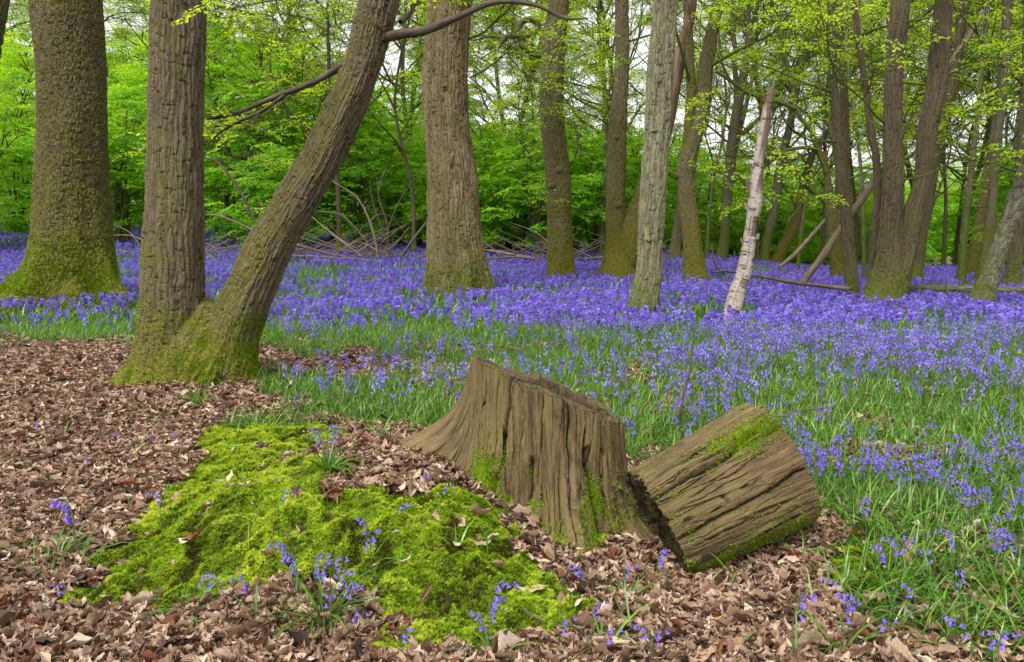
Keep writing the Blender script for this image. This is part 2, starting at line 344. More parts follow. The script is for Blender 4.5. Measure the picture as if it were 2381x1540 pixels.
def wood_mat(name, long_axis, cols, mosslow=.5, moss_seed=0):
    """weathered barkless wood: fine grain along the axis, dark checks, olive film, moss"""
    m, nt = mat_new(name); N = NT(nt)
    v = N('Attribute', attribute_name='bco').outputs['Vector']
    r = N('Attribute', attribute_name='rnd').outputs['Fac']
    wv = N('VectorMath', {0: N('VectorMath', {0: N('TexNoise', {'Vector': v, 'Scale': 3.5, 'Detail': 3.}).outputs[1], 1: (.5, .5, .5)}, operation='SUBTRACT').outputs[0], 'Scale': .05}, operation='SCALE').outputs[0]
    vw = N('VectorMath', {0: v, 1: wv}, operation='ADD').outputs[0]
    g1 = N.noise(N.vmap(vw, (1, 1, .13)), 42, 8, .85); g2 = N.noise(N.vmap(vw, (1, 1, .03)), 85, 4, .7); g3 = N.noise(N.vmap(v, (1, 1, .4)), 5.5, 4, .65)
    x = N.noise(N.vmap(vw, (1, 1, 5.)), 26, 3, .6)       # faint cross ripple of the sawn face
    c = N.ramp(N.mth('ADD', N.mth('MULTIPLY', g1, .65), N.mth('MULTIPLY', g2, .35)), [(.32, cols[0]), (.46, cols[1]), (.6, cols[2]), (.72, cols[3])])
    c = N.mix(N.ramp(g3, [(.40, .0), (.62, .6)]), c, N.mix(g2, (.09, .07, .025), (.32, .25, .09)))
    g4 = N.noise(N.vmap(v, (1, 1, .5)), 7.5, 4, .7); c = N.mix(N.ramp(g4, [(.56, 0.), (.66, .6)]), c, (.24, .15, .09))
    g5 = N.noise(N.vmap(v, (1, 1, .7)), 4.2, 4, .7); c = N.mix(N.ramp(g5, [(.56, 0.), (.66, .8)]), c, (.045, .03, .018))
    ck = N('TexVoronoi', {'Vector': N.vmap(vw, (1, 1, .035)), 'Scale': 24.}, feature='DISTANCE_TO_EDGE').outputs[0]
    crack = N.ramp(ck, [(0., 1.), (.035, 0.)])
    crack = N.mth('MULTIPLY', crack, N.ramp(g3, [(.42, 0.), (.6, 1.)]))
    c = N.mix(N.mth('MULTIPLY', crack, .85), c, (.02, .013, .008))
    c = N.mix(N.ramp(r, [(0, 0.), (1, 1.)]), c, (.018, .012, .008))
    hz = N('SeparateXYZ', {0: N('NewGeometry').outputs['Position']}).outputs[2]
    k = N.mth('ADD', N.noise(v, 3.0, 5, .7), N.mth('MULTIPLY', N.noise(v, 40, 3), .35))
    k = N.mth('ADD', k, N.mth('MULTIPLY', hz, -mosslow))
    mk = N.ramp(k, [(.70, 0.), (.80, 1.)])
    c = N.mix(mk, c, N.ramp(N.noise(v, 120, 4, .7), [(.3, (.04, .05, .005)), (.65, (.20, .24, .015))]))
    h = N.mth('ADD', N.mth('MULTIPLY', g1, .8), N.mth('ADD', N.mth('MULTIPLY', g2, .4), N.mth('MULTIPLY', x, .12)))
    h = N.mth('SUBTRACT', h, N.mth('MULTIPLY', crack, .8)); h = N.mth('ADD', h, N.mth('MULTIPLY', mk, N.mth('MULTIPLY', N.noise(v, 90, 3), .7)))
    b = N('BsdfPrincipled', {'Base Color': c, 'Roughness': .75, 'Specular IOR Level': .25})
    d = N('Displacement', {'Height': h, 'Midlevel': .6, 'Scale': .026})
    N('OutputMaterial', {'Surface': b.outputs[0], 'Displacement': d.outputs[0]}); m.displacement_method = 'BOTH'; return m
M['stump'] = wood_mat('weathered_stump_wood', 2, [(.02, .013, .007), (.09, .060, .027), (.23, .16, .07), (.44, .33, .165)], .40)
M['log'] = wood_mat('rotting_log_wood', 2, [(.02, .013, .008), (.10, .064, .032), (.23, .155, .075), (.42, .31, .17)], .42)

# ------------------------------------------------------------------ regions on the ground (world polygons)
far_green = poly_px([(-900, 796), (0, 796), (330, 800), (600, 806), (780, 818), (1080, 862), (1130, 960), (1460, 1090), (1880, 1225), (1950, 1285), (1985, 1350), (1975, 1430), (2060, 1490), (2180, 1560), (2300, 1750), (3600, 1750), (3300, 900)])
far_green = np.vstack([far_green, [[60, 120], [-60, 120], [-30, 12]]])
clump_green = poly_px([(560, 975), (640, 905), (780, 880), (1075, 870), (1065, 975), (940, 1040), (800, 1025), (690, 1010)])
moss_polys = [poly_px(p) for p in (
    [(175, 1400), (300, 1230), (420, 1120), (480, 1015), (560, 985), (700, 985), (820, 1030), (800, 1050), (640, 1062), (730, 1100), (800, 1160), (1060, 1150), (1170, 1190), (1190, 1270), (1290, 1330), (1370, 1440), (1330, 1500), (1200, 1530), (1000, 1530), (860, 1500), (850, 1390), (690, 1400), (560, 1420), (420, 1430), (260, 1440)],
    [(1890, 1320), (1960, 1280), (2040, 1290), (2080, 1340), (2090, 1400), (2000, 1390)],
    [(250, 905), (330, 870), (600, 870), (590, 895), (430, 905)],
    [(1230, 1240), (1330, 1190), (1400, 1230), (1400, 1290), (1370, 1310), (1290, 1290)])]
def jit(X, Y, a=.12, s=2.5): return X + a*fbm(X, Y, 0, s, 21, 3)*2, Y + a*fbm(X, Y, 0, s, 31, 3)*2
def greenness(X, Y):
    k_ = np.clip(np.asarray(Y)*.06, .08, .5); jx, jy = jit(X*0+X, Y, 1., 1.8); Xj, Yj = X+(jx-X)*k_, Y+(jy-Y)*k_
    g = inside(far_green, Xj, Yj) | inside(clump_green, Xj, Yj)
    thin = sst(-.05, .5, fbm(X, Y, 0, 1.1, 44, 3))
    g = g*(1-.5*thin*(Y < 8.5))
    return np.where(Y > 9.5, 1., g)
def mossmask(X, Y):
    Xj, Yj = jit(X, Y, .05, 5)
    m = np.zeros(np.shape(X), bool)
    for p in moss_polys: m |= inside(p, Xj, Yj)
    return m & (fbm(X, Y, 0, 4.5, 61, 3) > -.85)
def moss_h(X, Y):
    n = fbm(X, Y, 0, 5.5, 71, 3); return .010 + .034*np.clip(1-np.abs(n)*2.4, 0, 1) + .012*noise(X, Y, 0, 24, 8)
# ------------------------------------------------------------------ ground sheet
S = Soup()
rad = np.concatenate([np.linspace(.02, 1.6, 10), 1.6*np.exp(np.linspace(.012, math.log(600/1.6), 380))])
ang = np.linspace(0, 2*PI, 720, endpoint=False)
XX = rad[:, None]*np.sin(ang)[None]; YY = rad[:, None]*np.cos(ang)[None]
ZZ = TZ(XX, YY)
V = np.stack([XX, YY, ZZ], -1).reshape(-1, 3)
i = np.arange(len(rad)-1)[:, None]; j = np.arange(720)[None]
F = np.stack([i*720+j, (i+1)*720+j, (i+1)*720+(j+1) % 720, i*720+(j+1) % 720], -1).reshape(-1, 4)
S.add(V, F, greenness(V[:, 0], V[:, 1]).astype(float))
S.add(np.vstack([V[:720], [[0, 0, float(TZ(0, 0))]]]), np.array([[k, (k+1) % 720, 720] for k in range(720)]), 0.)
tag(S.build('ground', M['ground']), kind='structure')

# ------------------------------------------------------------------ leaf, spray and twig templates
def leaf_quad(L=1., W=.5, fold=.12):
    return np.array([[0, 0, 0], [L*.5, W/2, fold*W], [L, 0, -.06*L], [L*.5, -W/2, fold*W]])
def make_spray(r, L=.9, nt=7, lsz=.098, droop=.12):
    """a flat twiggy spray along +x: (leaf V,F), (twig V,F)"""
    LV = []; TVs = Soup()
    main = np.array([[0, 0, 0], [L*.5, r.normal()*.04, .03], [L, r.normal()*.06, -droop*L]])
    tube(TVs, main, [.006, .004, .0015], 4, 3, cap=False)
    def leaves(p0, p1, n, sz):
        for q in range(n):
            t = (q+.6)/n; p = p0+(p1-p0)*t; d = (p1-p0)/np.linalg.norm(p1-p0)
            sd = 1 if q % 2 else -1; yaw = math.atan2(d[1], d[0]) + sd*(.8+.3*r.normal())
            if q == n-1: yaw = math.atan2(d[1], d[0])
            m = rotm([yaw], [.25*r.normal()+.15], [.45*r.normal()], [sz*(.75+.5*r.random())])[0]
            LV.append((leaf_quad(1, .58) @ m.T) + p + [0, 0, -.01])
    for q in range(nt):
        t = .15+.8*q/nt; p0 = main[0]+(main[1]-main[0])*t*2 if t < .5 else main[1]+(main[2]-main[1])*(t-.5)*2
        sd = 1 if q % 2 else -1; a = sd*(.75+.2*r.normal()); ln = L*(.5-.28*t)*(1+.2*r.normal())
        p1 = p0+np.array([math.cos(a)*ln, math.sin(a)*ln, -.12*ln+.05*r.normal()])
        tube(TVs, np.array([p0, p1]), [.003, .001], 2, 3, cap=False)
        leaves(p0, p1, int(3+ln/.07), lsz)
    leaves(main[1], main[2], 8, lsz)
    V = np.array(LV).reshape(-1, 3); F = np.arange(len(V)).reshape(-1, 4)
    return (V, F), TVs.template(), np.repeat(r.normal(size=len(F))*.10, 4)
SPR = [make_spray(np.random.default_rng(100+k)) for k in range(7)]
SPR_S = [make_spray(np.random.default_rng(200+k), .55, 5, .06, .2) for k in range(6)]     # small sparse spring sprays
def put_sprays(SL, ST, P, yaw, pitch, scale, rnd, r, T=SPR, twigs=True, roll=None):
    k = r.integers(0, len(T), len(P)); roll = r.normal(size=len(P))*.25 if roll is None else roll
    for q in range(len(T)):
        i = np.nonzero(k == q)[0]
        if not len(i): continue
        Mx = rotm(yaw[i], pitch[i], roll[i], scale[i])
        SL.stamp(T[q][0], Mx, P[i], rnd[i], trnd=T[q][2])
        if twigs:
            V, Fs = T[q][1]; SS = Mx
            W = np.einsum('kij,nj->kni', SS, V) + P[i][:, None, :]
            F = np.concatenate(Fs)
            ST.add(W.reshape(-1, 3), (F[None]+(np.arange(len(i))*len(V))[:, None, None]).reshape(-1, 4))

# ------------------------------------------------------------------ trees
TREES = []
def px_path(pts, Y, top=3., lean=0.):
    """photo outline -> trunk points and radii at distance Y; base is sunk, top carried on above the frame"""
    P = [at(x, y, Y) for x, y, w_ in pts]; R = [pr(w_, p) for (x, y, w_), p in zip(pts, P)]
    return P, R
def trunk(pts, Y=None, sink=.25, top=3., yoff=0.):
    b = pts[0]
    if Y is None: Y = G(b[0], b[1])[1]
    P, R = px_path(pts, Y + yoff)
    d = P[0]-P[1]; d /= np.linalg.norm(d)
    P = [P[0]+d*sink]+P; R = [R[0]]+R
    if top:
        d = P[-1]-P[-2]; d /= np.linalg.norm(d); P.append(P[-1]+d*top); R.append(R[-1]*.85)
    return np.array(P), np.array(R), Y
def branch_px(S, pts, Y, n=None, m=8, Y2=None, **kw):
    k = len(pts); P = [at(x, y, Y+(0 if Y2 is None else (Y2-Y)*i/(k-1))) for i, (x, y, w_) in enumerate(pts)]
    tube(S, np.array(P), [pr(w_, p) for (x, y, w_), p in zip(pts, P)], n or k*6, m, **kw)
    return P
def fork(ST, SL, p, d, r0, L, dep, R, leafy=.8, spread=.6, up=.12, tmpl=SPR_S, sc=1.05, seg=5):
    """a limb that wanders and divides; sprays on its last twigs"""
    n = 4; P = [p]; q = np.array(p, float); dd = np.array(d, float)
    for k in range(n):
        dd = dd+R.normal(size=3)*.16+np.array([0, 0, up*.3]); dd /= np.linalg.norm(dd); q = q+dd*L/n; P.append(q.copy())
    r1 = r0*(.55 if dep else .25)
    tube(ST, np.array(P), np.linspace(r0, r1, n+1), 4+dep*2, max(3, seg), cap=False)
    if dep == 0:
        if R.random() < leafy:
            k = R.integers(2, 5) if sc < 1.2 else R.integers(3, 7); t = R.random(k)*.7+.3; pp = np.array([P[min(int(x*n), n-1)]+(P[min(int(x*n), n-1)+1]-P[min(int(x*n), n-1)])*((x*n) % 1) for x in t])
            a = math.atan2(dd[1], dd[0])
            put_sprays(SL, ST, pp, a+R.normal(size=k)*.9, R.normal(size=k)*.3-.1, sc*(.7+.6*R.random(k)), .5+R.normal(size=k)*.2, R, tmpl)
        return
    nb = 3 if dep > 1 else 4
    for k in range(nb):
        t = .35+.65*(k+1)/nb; x = t*n; i0 = min(int(x), n-1); pp = P[i0]+(P[i0+1]-P[i0])*(x-i0)
        rv = R.normal(size=3); rv -= dd*(rv@dd); rv /= np.linalg.norm(rv)
        nd = dd*(1 if k == nb-1 else .75)+rv*spread+np.array([0, 0, up]); nd /= np.linalg.norm(nd)
        fork(ST, SL, pp, nd, (r0+(r1-r0)*t)*(.75 if k == nb-1 else .55), L*(.72 if k == nb-1 else .62)*(.85+.3*R.random()), dep-1, R, leafy, spread, up, tmpl, sc, seg-1)
def make_tree(name, label, paths, mat, n=160, m=64, cat='tree', group=None, foliage=None, branches=(), seed=0, lobes=(), flare=.15, fh=.5, wob=.05, Y=None, limbs=(), leafm='fresh', tops=3., extra_stem=None, yoff=0.):
    """paths[0] is the main trunk, further paths are stems of the same tree; limbs = px branches, branches = forks (px, py, dirx, dirz, r, len, depth)"""
    P, R, Yd = trunk(paths[0], Y, top=tops, yoff=yoff); base = P[1].copy(); base[2] = float(TZ(base[0], base[1]))
    t = empty(name, base, label, cat, group); o = base
    S = Soup(); tube(S, P, R, n, m, lobes=lobes, flare=flare, fh=fh, wob=wob, seed=seed)
    for k, pth in enumerate(paths[1:]):
        P2, R2, _ = trunk(pth, Yd+yoff, sink=.1, top=tops); tube(S, P2, R2, int(n*.8), int(m*.8), wob=wob, seed=seed+k+1, flare=0)
    tr = S.build('trunk', mat, t, origin=o)
    for pts in limbs:
        Sl = Soup(); branch_px(Sl, pts, Yd+yoff, m=12, wob=.28, seed=seed+9, warp=.05, n=len(pts)*9); Sl.build('limb', M['dark'] if mat in (M['dark'], M['mossy']) else mat, t, origin=o)
    if branches or foliage:
        ST, SL = Soup(), Soup(); Rg = np.random.default_rng(seed+500)
        for (x, y, dx, dz, r_, L, dep) in branches:
            p = at(x, y, Yd+yoff); d = np.array([dx, Rg.normal()*.35, dz]); d /= np.linalg.norm(d)
            fork(ST, SL, p, d, r_, L, dep, Rg, leafy=(foliage or .8)*.5)
        if ST.V: ST.build('branches', M['dark'] if mat is not M['greybark'] else M['greybark'], t, origin=o)
        if SL.V: SL.build('crown', M[leafm], t, smooth=False, origin=o)
    return t, o, Yd, S
def tufts_on(V, F, n, cond, size, R, Tm):
    """moss tufts over the faces of a mesh where cond(centre, normal) holds"""
    a, b, c, d = [V[F[:, k]] for k in range(4)]
    nrm = np.cross(c-a, d-b); ar = np.linalg.norm(nrm, axis=1); nrm /= ar[:, None]+1e-12; cen = (a+b+c+d)/4
    wt = ar*cond(cen, nrm); wt = np.maximum(wt, 0); wt /= wt.sum()
    k = R.choice(len(F), n, p=wt); u, v = R.random(n)[:, None], R.random(n)[:, None]
    P = (a[k]*(1-u)+b[k]*u)*(1-v)+(d[k]*(1-u)+c[k]*u)*v
    N_ = nrm[k]+R.normal(size=(n, 3))*.25; N_ /= np.linalg.norm(N_, axis=1)[:, None]
    ref = R.normal(size=(n, 3)); U = np.cross(ref, N_); U /= np.linalg.norm(U, axis=1)[:, None]; W = np.cross(N_, U)
    s = size*(.6+.8*R.random(n)); Mx = np.stack([U, W, N_], -1)*s[:, None, None]
    return P, Mx
def moss_template(nb, r, spread=.8):
    V = []; F = []
    for k in range(nb):
        a = 2*PI*k/nb+r.normal()*.3; el = spread*(.3+.9*r.random()); d = np.array([math.cos(a)*math.sin(el), math.sin(a)*math.sin(el), math.cos(el)])
        sd = np.array([-math.sin(a), math.cos(a), 0])*.16
        b = d*.15; V += [b-sd, b+sd, d*(.7+.5*r.random())+np.array([0, 0, -.15*el])]; F.append([3*k, 3*k+1, 3*k+2])
    return np.array(V), np.array(F)
MT = [moss_template(8, np.random.default_rng(k)) for k in range(4)]
def moss_part(S0, parent, origin, n, cond, size, name='moss', seed=0, rb=.35):
    R = np.random.default_rng(seed); V = np.concatenate(S0.V); Fq = np.concatenate([f for f in S0.F if f.shape[1] == 4])
    P, Mx = tufts_on(V, Fq, n, cond, size, R, None); S = Soup(); k = R.integers(0, 4, n); rr = rb+.16*R.normal(size=n)
    for q in range(4):
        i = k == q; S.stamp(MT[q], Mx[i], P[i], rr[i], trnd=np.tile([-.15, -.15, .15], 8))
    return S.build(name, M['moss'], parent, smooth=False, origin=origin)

# T1 the big mossy oak at left
t1, o1, Y1, S1 = make_tree('oak_tree', 'huge moss-covered oak with wide flaring roots at far left', [[(165, 715, 190), (168, 640, 176), (168, 576, 164), (167, 419, 156), (169, 209, 145), (156, 0, 149)]],
    M['oak'], 520, 260, seed=1, flare=.16, fh=.8, lobes=[(-1.85, .20, 1.0), (-2.95, .28, 1.1), (-.30, .30, 1.6), (-1.0, .22, .5), (2.2, .4, .7), (-2.4, .18, .45)], wob=.06)
moss_part(S1, t1, o1, 60000, lambda c, n: np.clip(1.25-(c[:, 2]-o1[2])/1.1, 0.0, 1)**1.5*(fbm(c[:, 0], c[:, 1], c[:, 2], 3., 4, 3)+.45).clip(0, 1), .030, seed=2, rb=.30)

# T2 the twin chestnut: two stems grown from one foot, fused by a voxel remesh
def build_twin():
    Y = G(455, 893)[1]+.22
    t = empty('chestnut_tree', G(455, 893)+np.array([0, .22, 0]), 'twin-stemmed chestnut tree, one stem upright, one leaning right', 'tree')
    o = np.array(t.location)
    L = [(405, 905, 165), (402, 850, 152), (402, 740, 141), (401, 628, 138), (405, 419, 127), (411, 209, 122), (415, 0, 121)]
    Rr = [(500, 905, 185), (515, 850, 165), (545, 760, 132), (590, 660, 118), (637, 560, 110), (739, 386, 96), (795, 270, 95), (838, 165, 92), (868, 60, 96), (884, 0, 98)]
    S = Soup()
    PL, RL, _ = trunk(L, Y, top=3); PR, RR, _ = trunk(Rr, Y+.04, top=2.5)
    tube(S, PL, RL, 260, 80, lobes=[(PI+.35, .26, 1.7), (-2.1, .2, .8), (-1.3, .18, .5)], flare=.04, fh=.26, wob=.05, seed=3)
    tube(S, PR, RR*.94, 260, 80, lobes=[(-.3, .25, .45), (-1.5, .2, .8), (-.9, .16, .5), (.6, .5, .3)], flare=.04, fh=.26, wob=.06, seed=4)
    web = [at(452, 905, Y), at(456, 800, Y), at(478, 735, Y), at(490, 690, Y+.02)]
    tube(S, np.array(web), [.34, .27, .13, .02], 60, 48, wob=.05, seed=5)
    b = np.array([S.V[0][-1]])
    # close the bottoms so the remesh sees solids
    for q in range(len(S.V)):
        pass
    V = np.concatenate(S.V)
    me = bpy.data.meshes.new('tmp')
    tmp = S.build('tmp', M['twin'])
    import bmesh
    bm = bmesh.new(); bm.from_mesh(tmp.data)
    bmesh.ops.holes_fill(bm, edges=[e for e in bm.edges if e.is_boundary], sides=0)
    bmesh.ops.recalc_face_normals(bm, faces=bm.faces); bm.to_mesh(tmp.data); bm.free()
    md = tmp.modifiers.new('r', 'REMESH'); md.mode = 'VOXEL'; md.voxel_size = .0105
    sm = tmp.modifiers.new('s', 'SMOOTH'); sm.iterations = 7; sm.factor = .5
    dg = bpy.context.evaluated_depsgraph_get(); ev = tmp.evaluated_get(dg); em = ev.to_mesh()
    n = len(em.vertices); V = np.empty(n*3, np.float32); em.vertices.foreach_get('co', V); V = V.reshape(-1, 3).astype(float)
    F = np.array([p.vertices[:] for p in em.polygons if len(p.vertices) == 4])
    ev.to_mesh_clear(); bpy.data.objects.remove(tmp)
    def coords(P, Rd, off):
        C = spline(P, 120); tt = np.gradient(C, axis=0); tt /= np.linalg.norm(tt, axis=1)[:, None]
        s = np.concatenate([[0], np.cumsum(np.linalg.norm(np.diff(C, axis=0), axis=1))])
        RR_ = spline(np.column_stack([P, Rd]), 120)[:, 3]
        best = np.full(len(V), 1e9); bi = np.zeros(len(V), int)
        for k in range(120):
            d = np.linalg.norm(V-C[k], axis=1); m_ = d < best; best[m_] = d[m_]; bi[m_] = k
        U = np.array([1., 0, 0])-tt*tt[:, :1]; U /= np.linalg.norm(U, axis=1)[:, None]; W = np.cross(tt, U)
        dv = V-C[bi]; a = np.arctan2((dv*W[bi]).sum(1), (dv*U[bi]).sum(1)); ss = s[bi]+(dv*tt[bi]).sum(1)
        return best/RR_[bi], np.column_stack([.24*np.cos(a)+off, .24*np.sin(a), ss])
    q1, B1 = coords(PL, RL, 3.); q2, B2 = coords(PR, RR, 9.)
    B = np.where((q1 < q2)[:, None], B1, B2)
    S2 = Soup(); S2.add(V, F, 0., B); S2.build('trunk', M['twin'], t, origin=o)
    moss_part(S2, t, o, 70000, lambda c, n: (np.clip(1.0-(c[:, 2]-o[2])/.62, 0, 1)**1.2*sst(-2.95, -2.55, c[:, 0])+.9*sst(.25, .0, c[:, 2]-o[2]))*(fbm(c[:, 0], c[:, 1], c[:, 2], 5., 4, 3)+.5).clip(0, 1)*(.35+.65*(n[:, 1] < .5)), .013, seed=5, rb=.34)
    mb = M['limbbark']
    def limb(pts, yy, y2=None, twn=6, leafy=.0, sd=1):
        Sl = Soup(); P = branch_px(Sl, pts, Y+yy, m=12, wob=.12, seed=sd, warp=.015, Y2=None if y2 is None else Y+y2); Rg = np.random.default_rng(sd); SL = Soup()
        for k in range(twn):
            i = Rg.integers(1, len(P)-1); d = P[i+1]-P[i]; d = d/np.linalg.norm(d)+Rg.normal(size=3)*.5; d /= np.linalg.norm(d)
            fork(Sl, SL, P[i], d, .005, .25+.35*Rg.random(), 1, Rg, leafy, seg=4, sc=.6)
        lb = Sl.build('limb', mb, t, origin=o)
        if SL.V: SL.build('leaves', M['fresh'], t, smooth=False, origin=o)
    limb([(893, 88, 26), (940, 80, 22), (984, 73, 20), (1030, 54, 17), (1068, 37, 15), (1120, 12, 13), (1162, 2, 12), (1210, 5, 11), (1251, 13, 10), (1285, 30, 8), (1319, 44, 7), (1369, 42, 3)], 0, -.2, 1, 0, 11)
    limb([(1240, 12, 6), (1256, -8, 5), (1262, -30, 4)], -.15, None, 0, 0, 12)
    limb([(812, 140, 20), (795, 152, 17), (748, 183, 14), (700, 205, 13), (654, 222, 12), (607, 241, 10), (555, 262, 9), (515, 271, 8), (482, 277, 5)], -.02, .35, 7, .35, 13)
    limb([(662, 220, 9), (607, 258, 8), (544, 288, 7), (502, 314, 5), (482, 334, 3)], .1, .5, 7, .35, 14)
    limb([(470, 365, 4), (500, 372, 5), (530, 405, 6), (560, 450, 7), (590, 505, 8)], 3., None, 3, .4, 15)
    limb([(930, 50, 12), (960, 25, 10), (995, -25, 9)], .02, .3, 2, .3, 16)
build_twin()

make_tree('oak_tree', 'leaning trunk cut off by the top left corner of the view', [[(-95, 700, 66), (-72, 400, 62), (-38, 150, 60), (-12, 0, 58)]], M['oak'], 120, 60, seed=21, Y=10.)
t3, o3, Y3, S3 = make_tree('chestnut_tree', 'stout ribbed pale brown chestnut trunk in the middle of the bluebells', [[(1063, 690, 140), (1062, 628, 138), (1056, 523, 127), (1051, 419, 117), (1041, 314, 107), (1035, 209, 108), (1038, 105, 102), (1048, 0, 101)]],
    M['ribbed'], 460, 220, seed=5, flare=.06, fh=.8, lobes=[(-.35, .3, .5), (-1.2, .18, .35), (-2.7, .3, .3), (-1.9, .2, .22)],
    limbs=[[(1022, 90, 4), (1040, 140, 6), (1050, 178, 7), (1062, 204, 7), (1063, 250, 4)], [(1030, 196, 8), (1048, 203, 9), (1060, 212, 6)]])
make_tree('chestnut_tree', 'slimmer mossy trunk with a curled looping branch near its top', [[(1302, 662, 67), (1303, 628, 62), (1300, 523, 56), (1298, 419, 57), (1287, 314, 54), (1281, 209, 54), (1288, 105, 55), (1296, 45, 52), (1299, 0, 48)]],
    M['mossy'], 320, 110, seed=6, flare=.08, fh=.4, wob=.09, lobes=[(-.3, .4, .3), (-2.4, .4, .3)],
    limbs=[[(1272, 122, 20), (1250, 125, 20), (1230, 117, 20), (1213, 100, 18), (1222, 82, 17), (1238, 78, 16), (1251, 68, 15), (1246, 53, 14), (1230, 46, 14), (1214, 52, 15), (1207, 68, 15), (1212, 84, 14), (1196, 86, 12), (1178, 90, 11), (1168, 104, 9), (1162, 116, 6)],
           [(1180, 90, 7), (1140, 84, 6), (1105, 92, 4), (1070, 88, 3)], [(1258, 190, 12), (1240, 180, 9), (1226, 165, 6)]])
make_tree('chestnut_tree', 'mossy-footed tree behind the pale trunk, with a bare reddish leaning stem', [[(1437, 655, 92), (1436, 610, 74), (1430, 560, 46), (1430, 471, 44), (1434, 314, 42), (1446, 157, 33), (1446, 0, 32)],
    [(1450, 640, 60), (1462, 560, 58), (1490, 480, 50), (1522, 380, 42), (1545, 300, 36)]], M['mossy'], 260, 90, seed=8, flare=.12, fh=.3, tops=0.01, wob=.1)
S = Soup(); Yq = G(1437, 655)[1]
branch_px(S, [(1522, 380, 40), (1548, 290, 35), (1562, 225, 33), (1578, 150, 32), (1592, 90, 27), (1605, 40, 24), (1610, 0, 23), (1622, -60, 20)], Yq+.0, n=60, m=30, wob=.12, Y2=Yq-1.6)
make_tree('chestnut_tree', 'pale greenish straight trunk standing in front of the mossy-footed tree', [[(1494, 757, 78), (1497, 700, 68), (1509, 640, 62), (1512, 576, 60), (1517, 471, 60), (1527, 314, 60), (1536, 157, 61), (1548, 0, 56)]],
    M['pale'], 460, 150, seed=9, flare=.10, fh=.3, wob=.06)
_red = S.build('bare_stem', M['red'], bpy.data.objects['chestnut_tree.003'], origin=bpy.data.objects['chestnut_tree.003'].location)
make_tree('oak_tree', 'forked trunk with a kink, mossy below, beside the pale trunk', [[(1620, 665, 56), (1612, 600, 46), (1604, 523, 40), (1596, 440, 38), (1598, 380, 41), (1616, 310, 38), (1631, 262, 37), (1641, 157, 34), (1655, 80, 28), (1671, 0, 25)],
    [(1596, 400, 26), (1597, 350, 22), (1602, 280, 21), (1606, 209, 20), (1602, 105, 20), (1596, 0, 18)]], M['mossy'], 240, 80, seed=10, flare=.08, fh=.3, wob=.1,
    limbs=[[(1590, 405, 16), (1575, 408, 14), (1560, 400, 13), (1545, 390, 11)]], foliage=.8,
    branches=[(1655, 80, .8, .5, .05, 3, 3), (1640, 160, .9, .3, .04, 2.6, 3), (1606, 200, -.5, .7, .04, 2.5, 3)])
def side_twigs(tree, Y, spots, seed):
    t = bpy.data.objects[tree]; Rg = np.random.default_rng(seed); SL = Soup()
    for (x, y, dx, dz, r_, L, dep) in spots:
        ST = Soup(); fork(ST, SL, at(x, y, Y), np.array([dx, Rg.normal()*.3, dz]), r_, L, dep, Rg, .5); ST.build('side_branch', M['dark'], t, origin=np.array(t.location))
    if SL.V: SL.build('crown', M['fresh'], t, smooth=False, origin=np.array(t.location))
side_twigs('chestnut_tree.002', G(1302, 662)[1], [(1164, 110, -.8, -.3, .012, .6, 1), (1130, 84, -.8, .3, .012, .7, 1), (1272, 300, -.8, .3, .012, .8, 2)], 31)
side_twigs('chestnut_tree.001', G(1063, 690)[1], [(1090, 90, .8, .3, .03, 1.3, 2), (1095, 180, .9, .4, .02, 1.2, 2), (985, 60, -.7, .5, .02, 1., 2)], 32)
side_twigs('chestnut_tree.003', G(1437, 655)[1], [(1430, 175, .5, -.2, .02, 1.6, 2), (1415, 290, -.9, .3, .02, 1.6, 3), (1450, 100, .8, .2, .03, 1.6, 3), (1412, 500, -.9, .3, .015, 1.2, 2), (1420, 210, -.9, .1, .02, 1.8, 3)], 33)
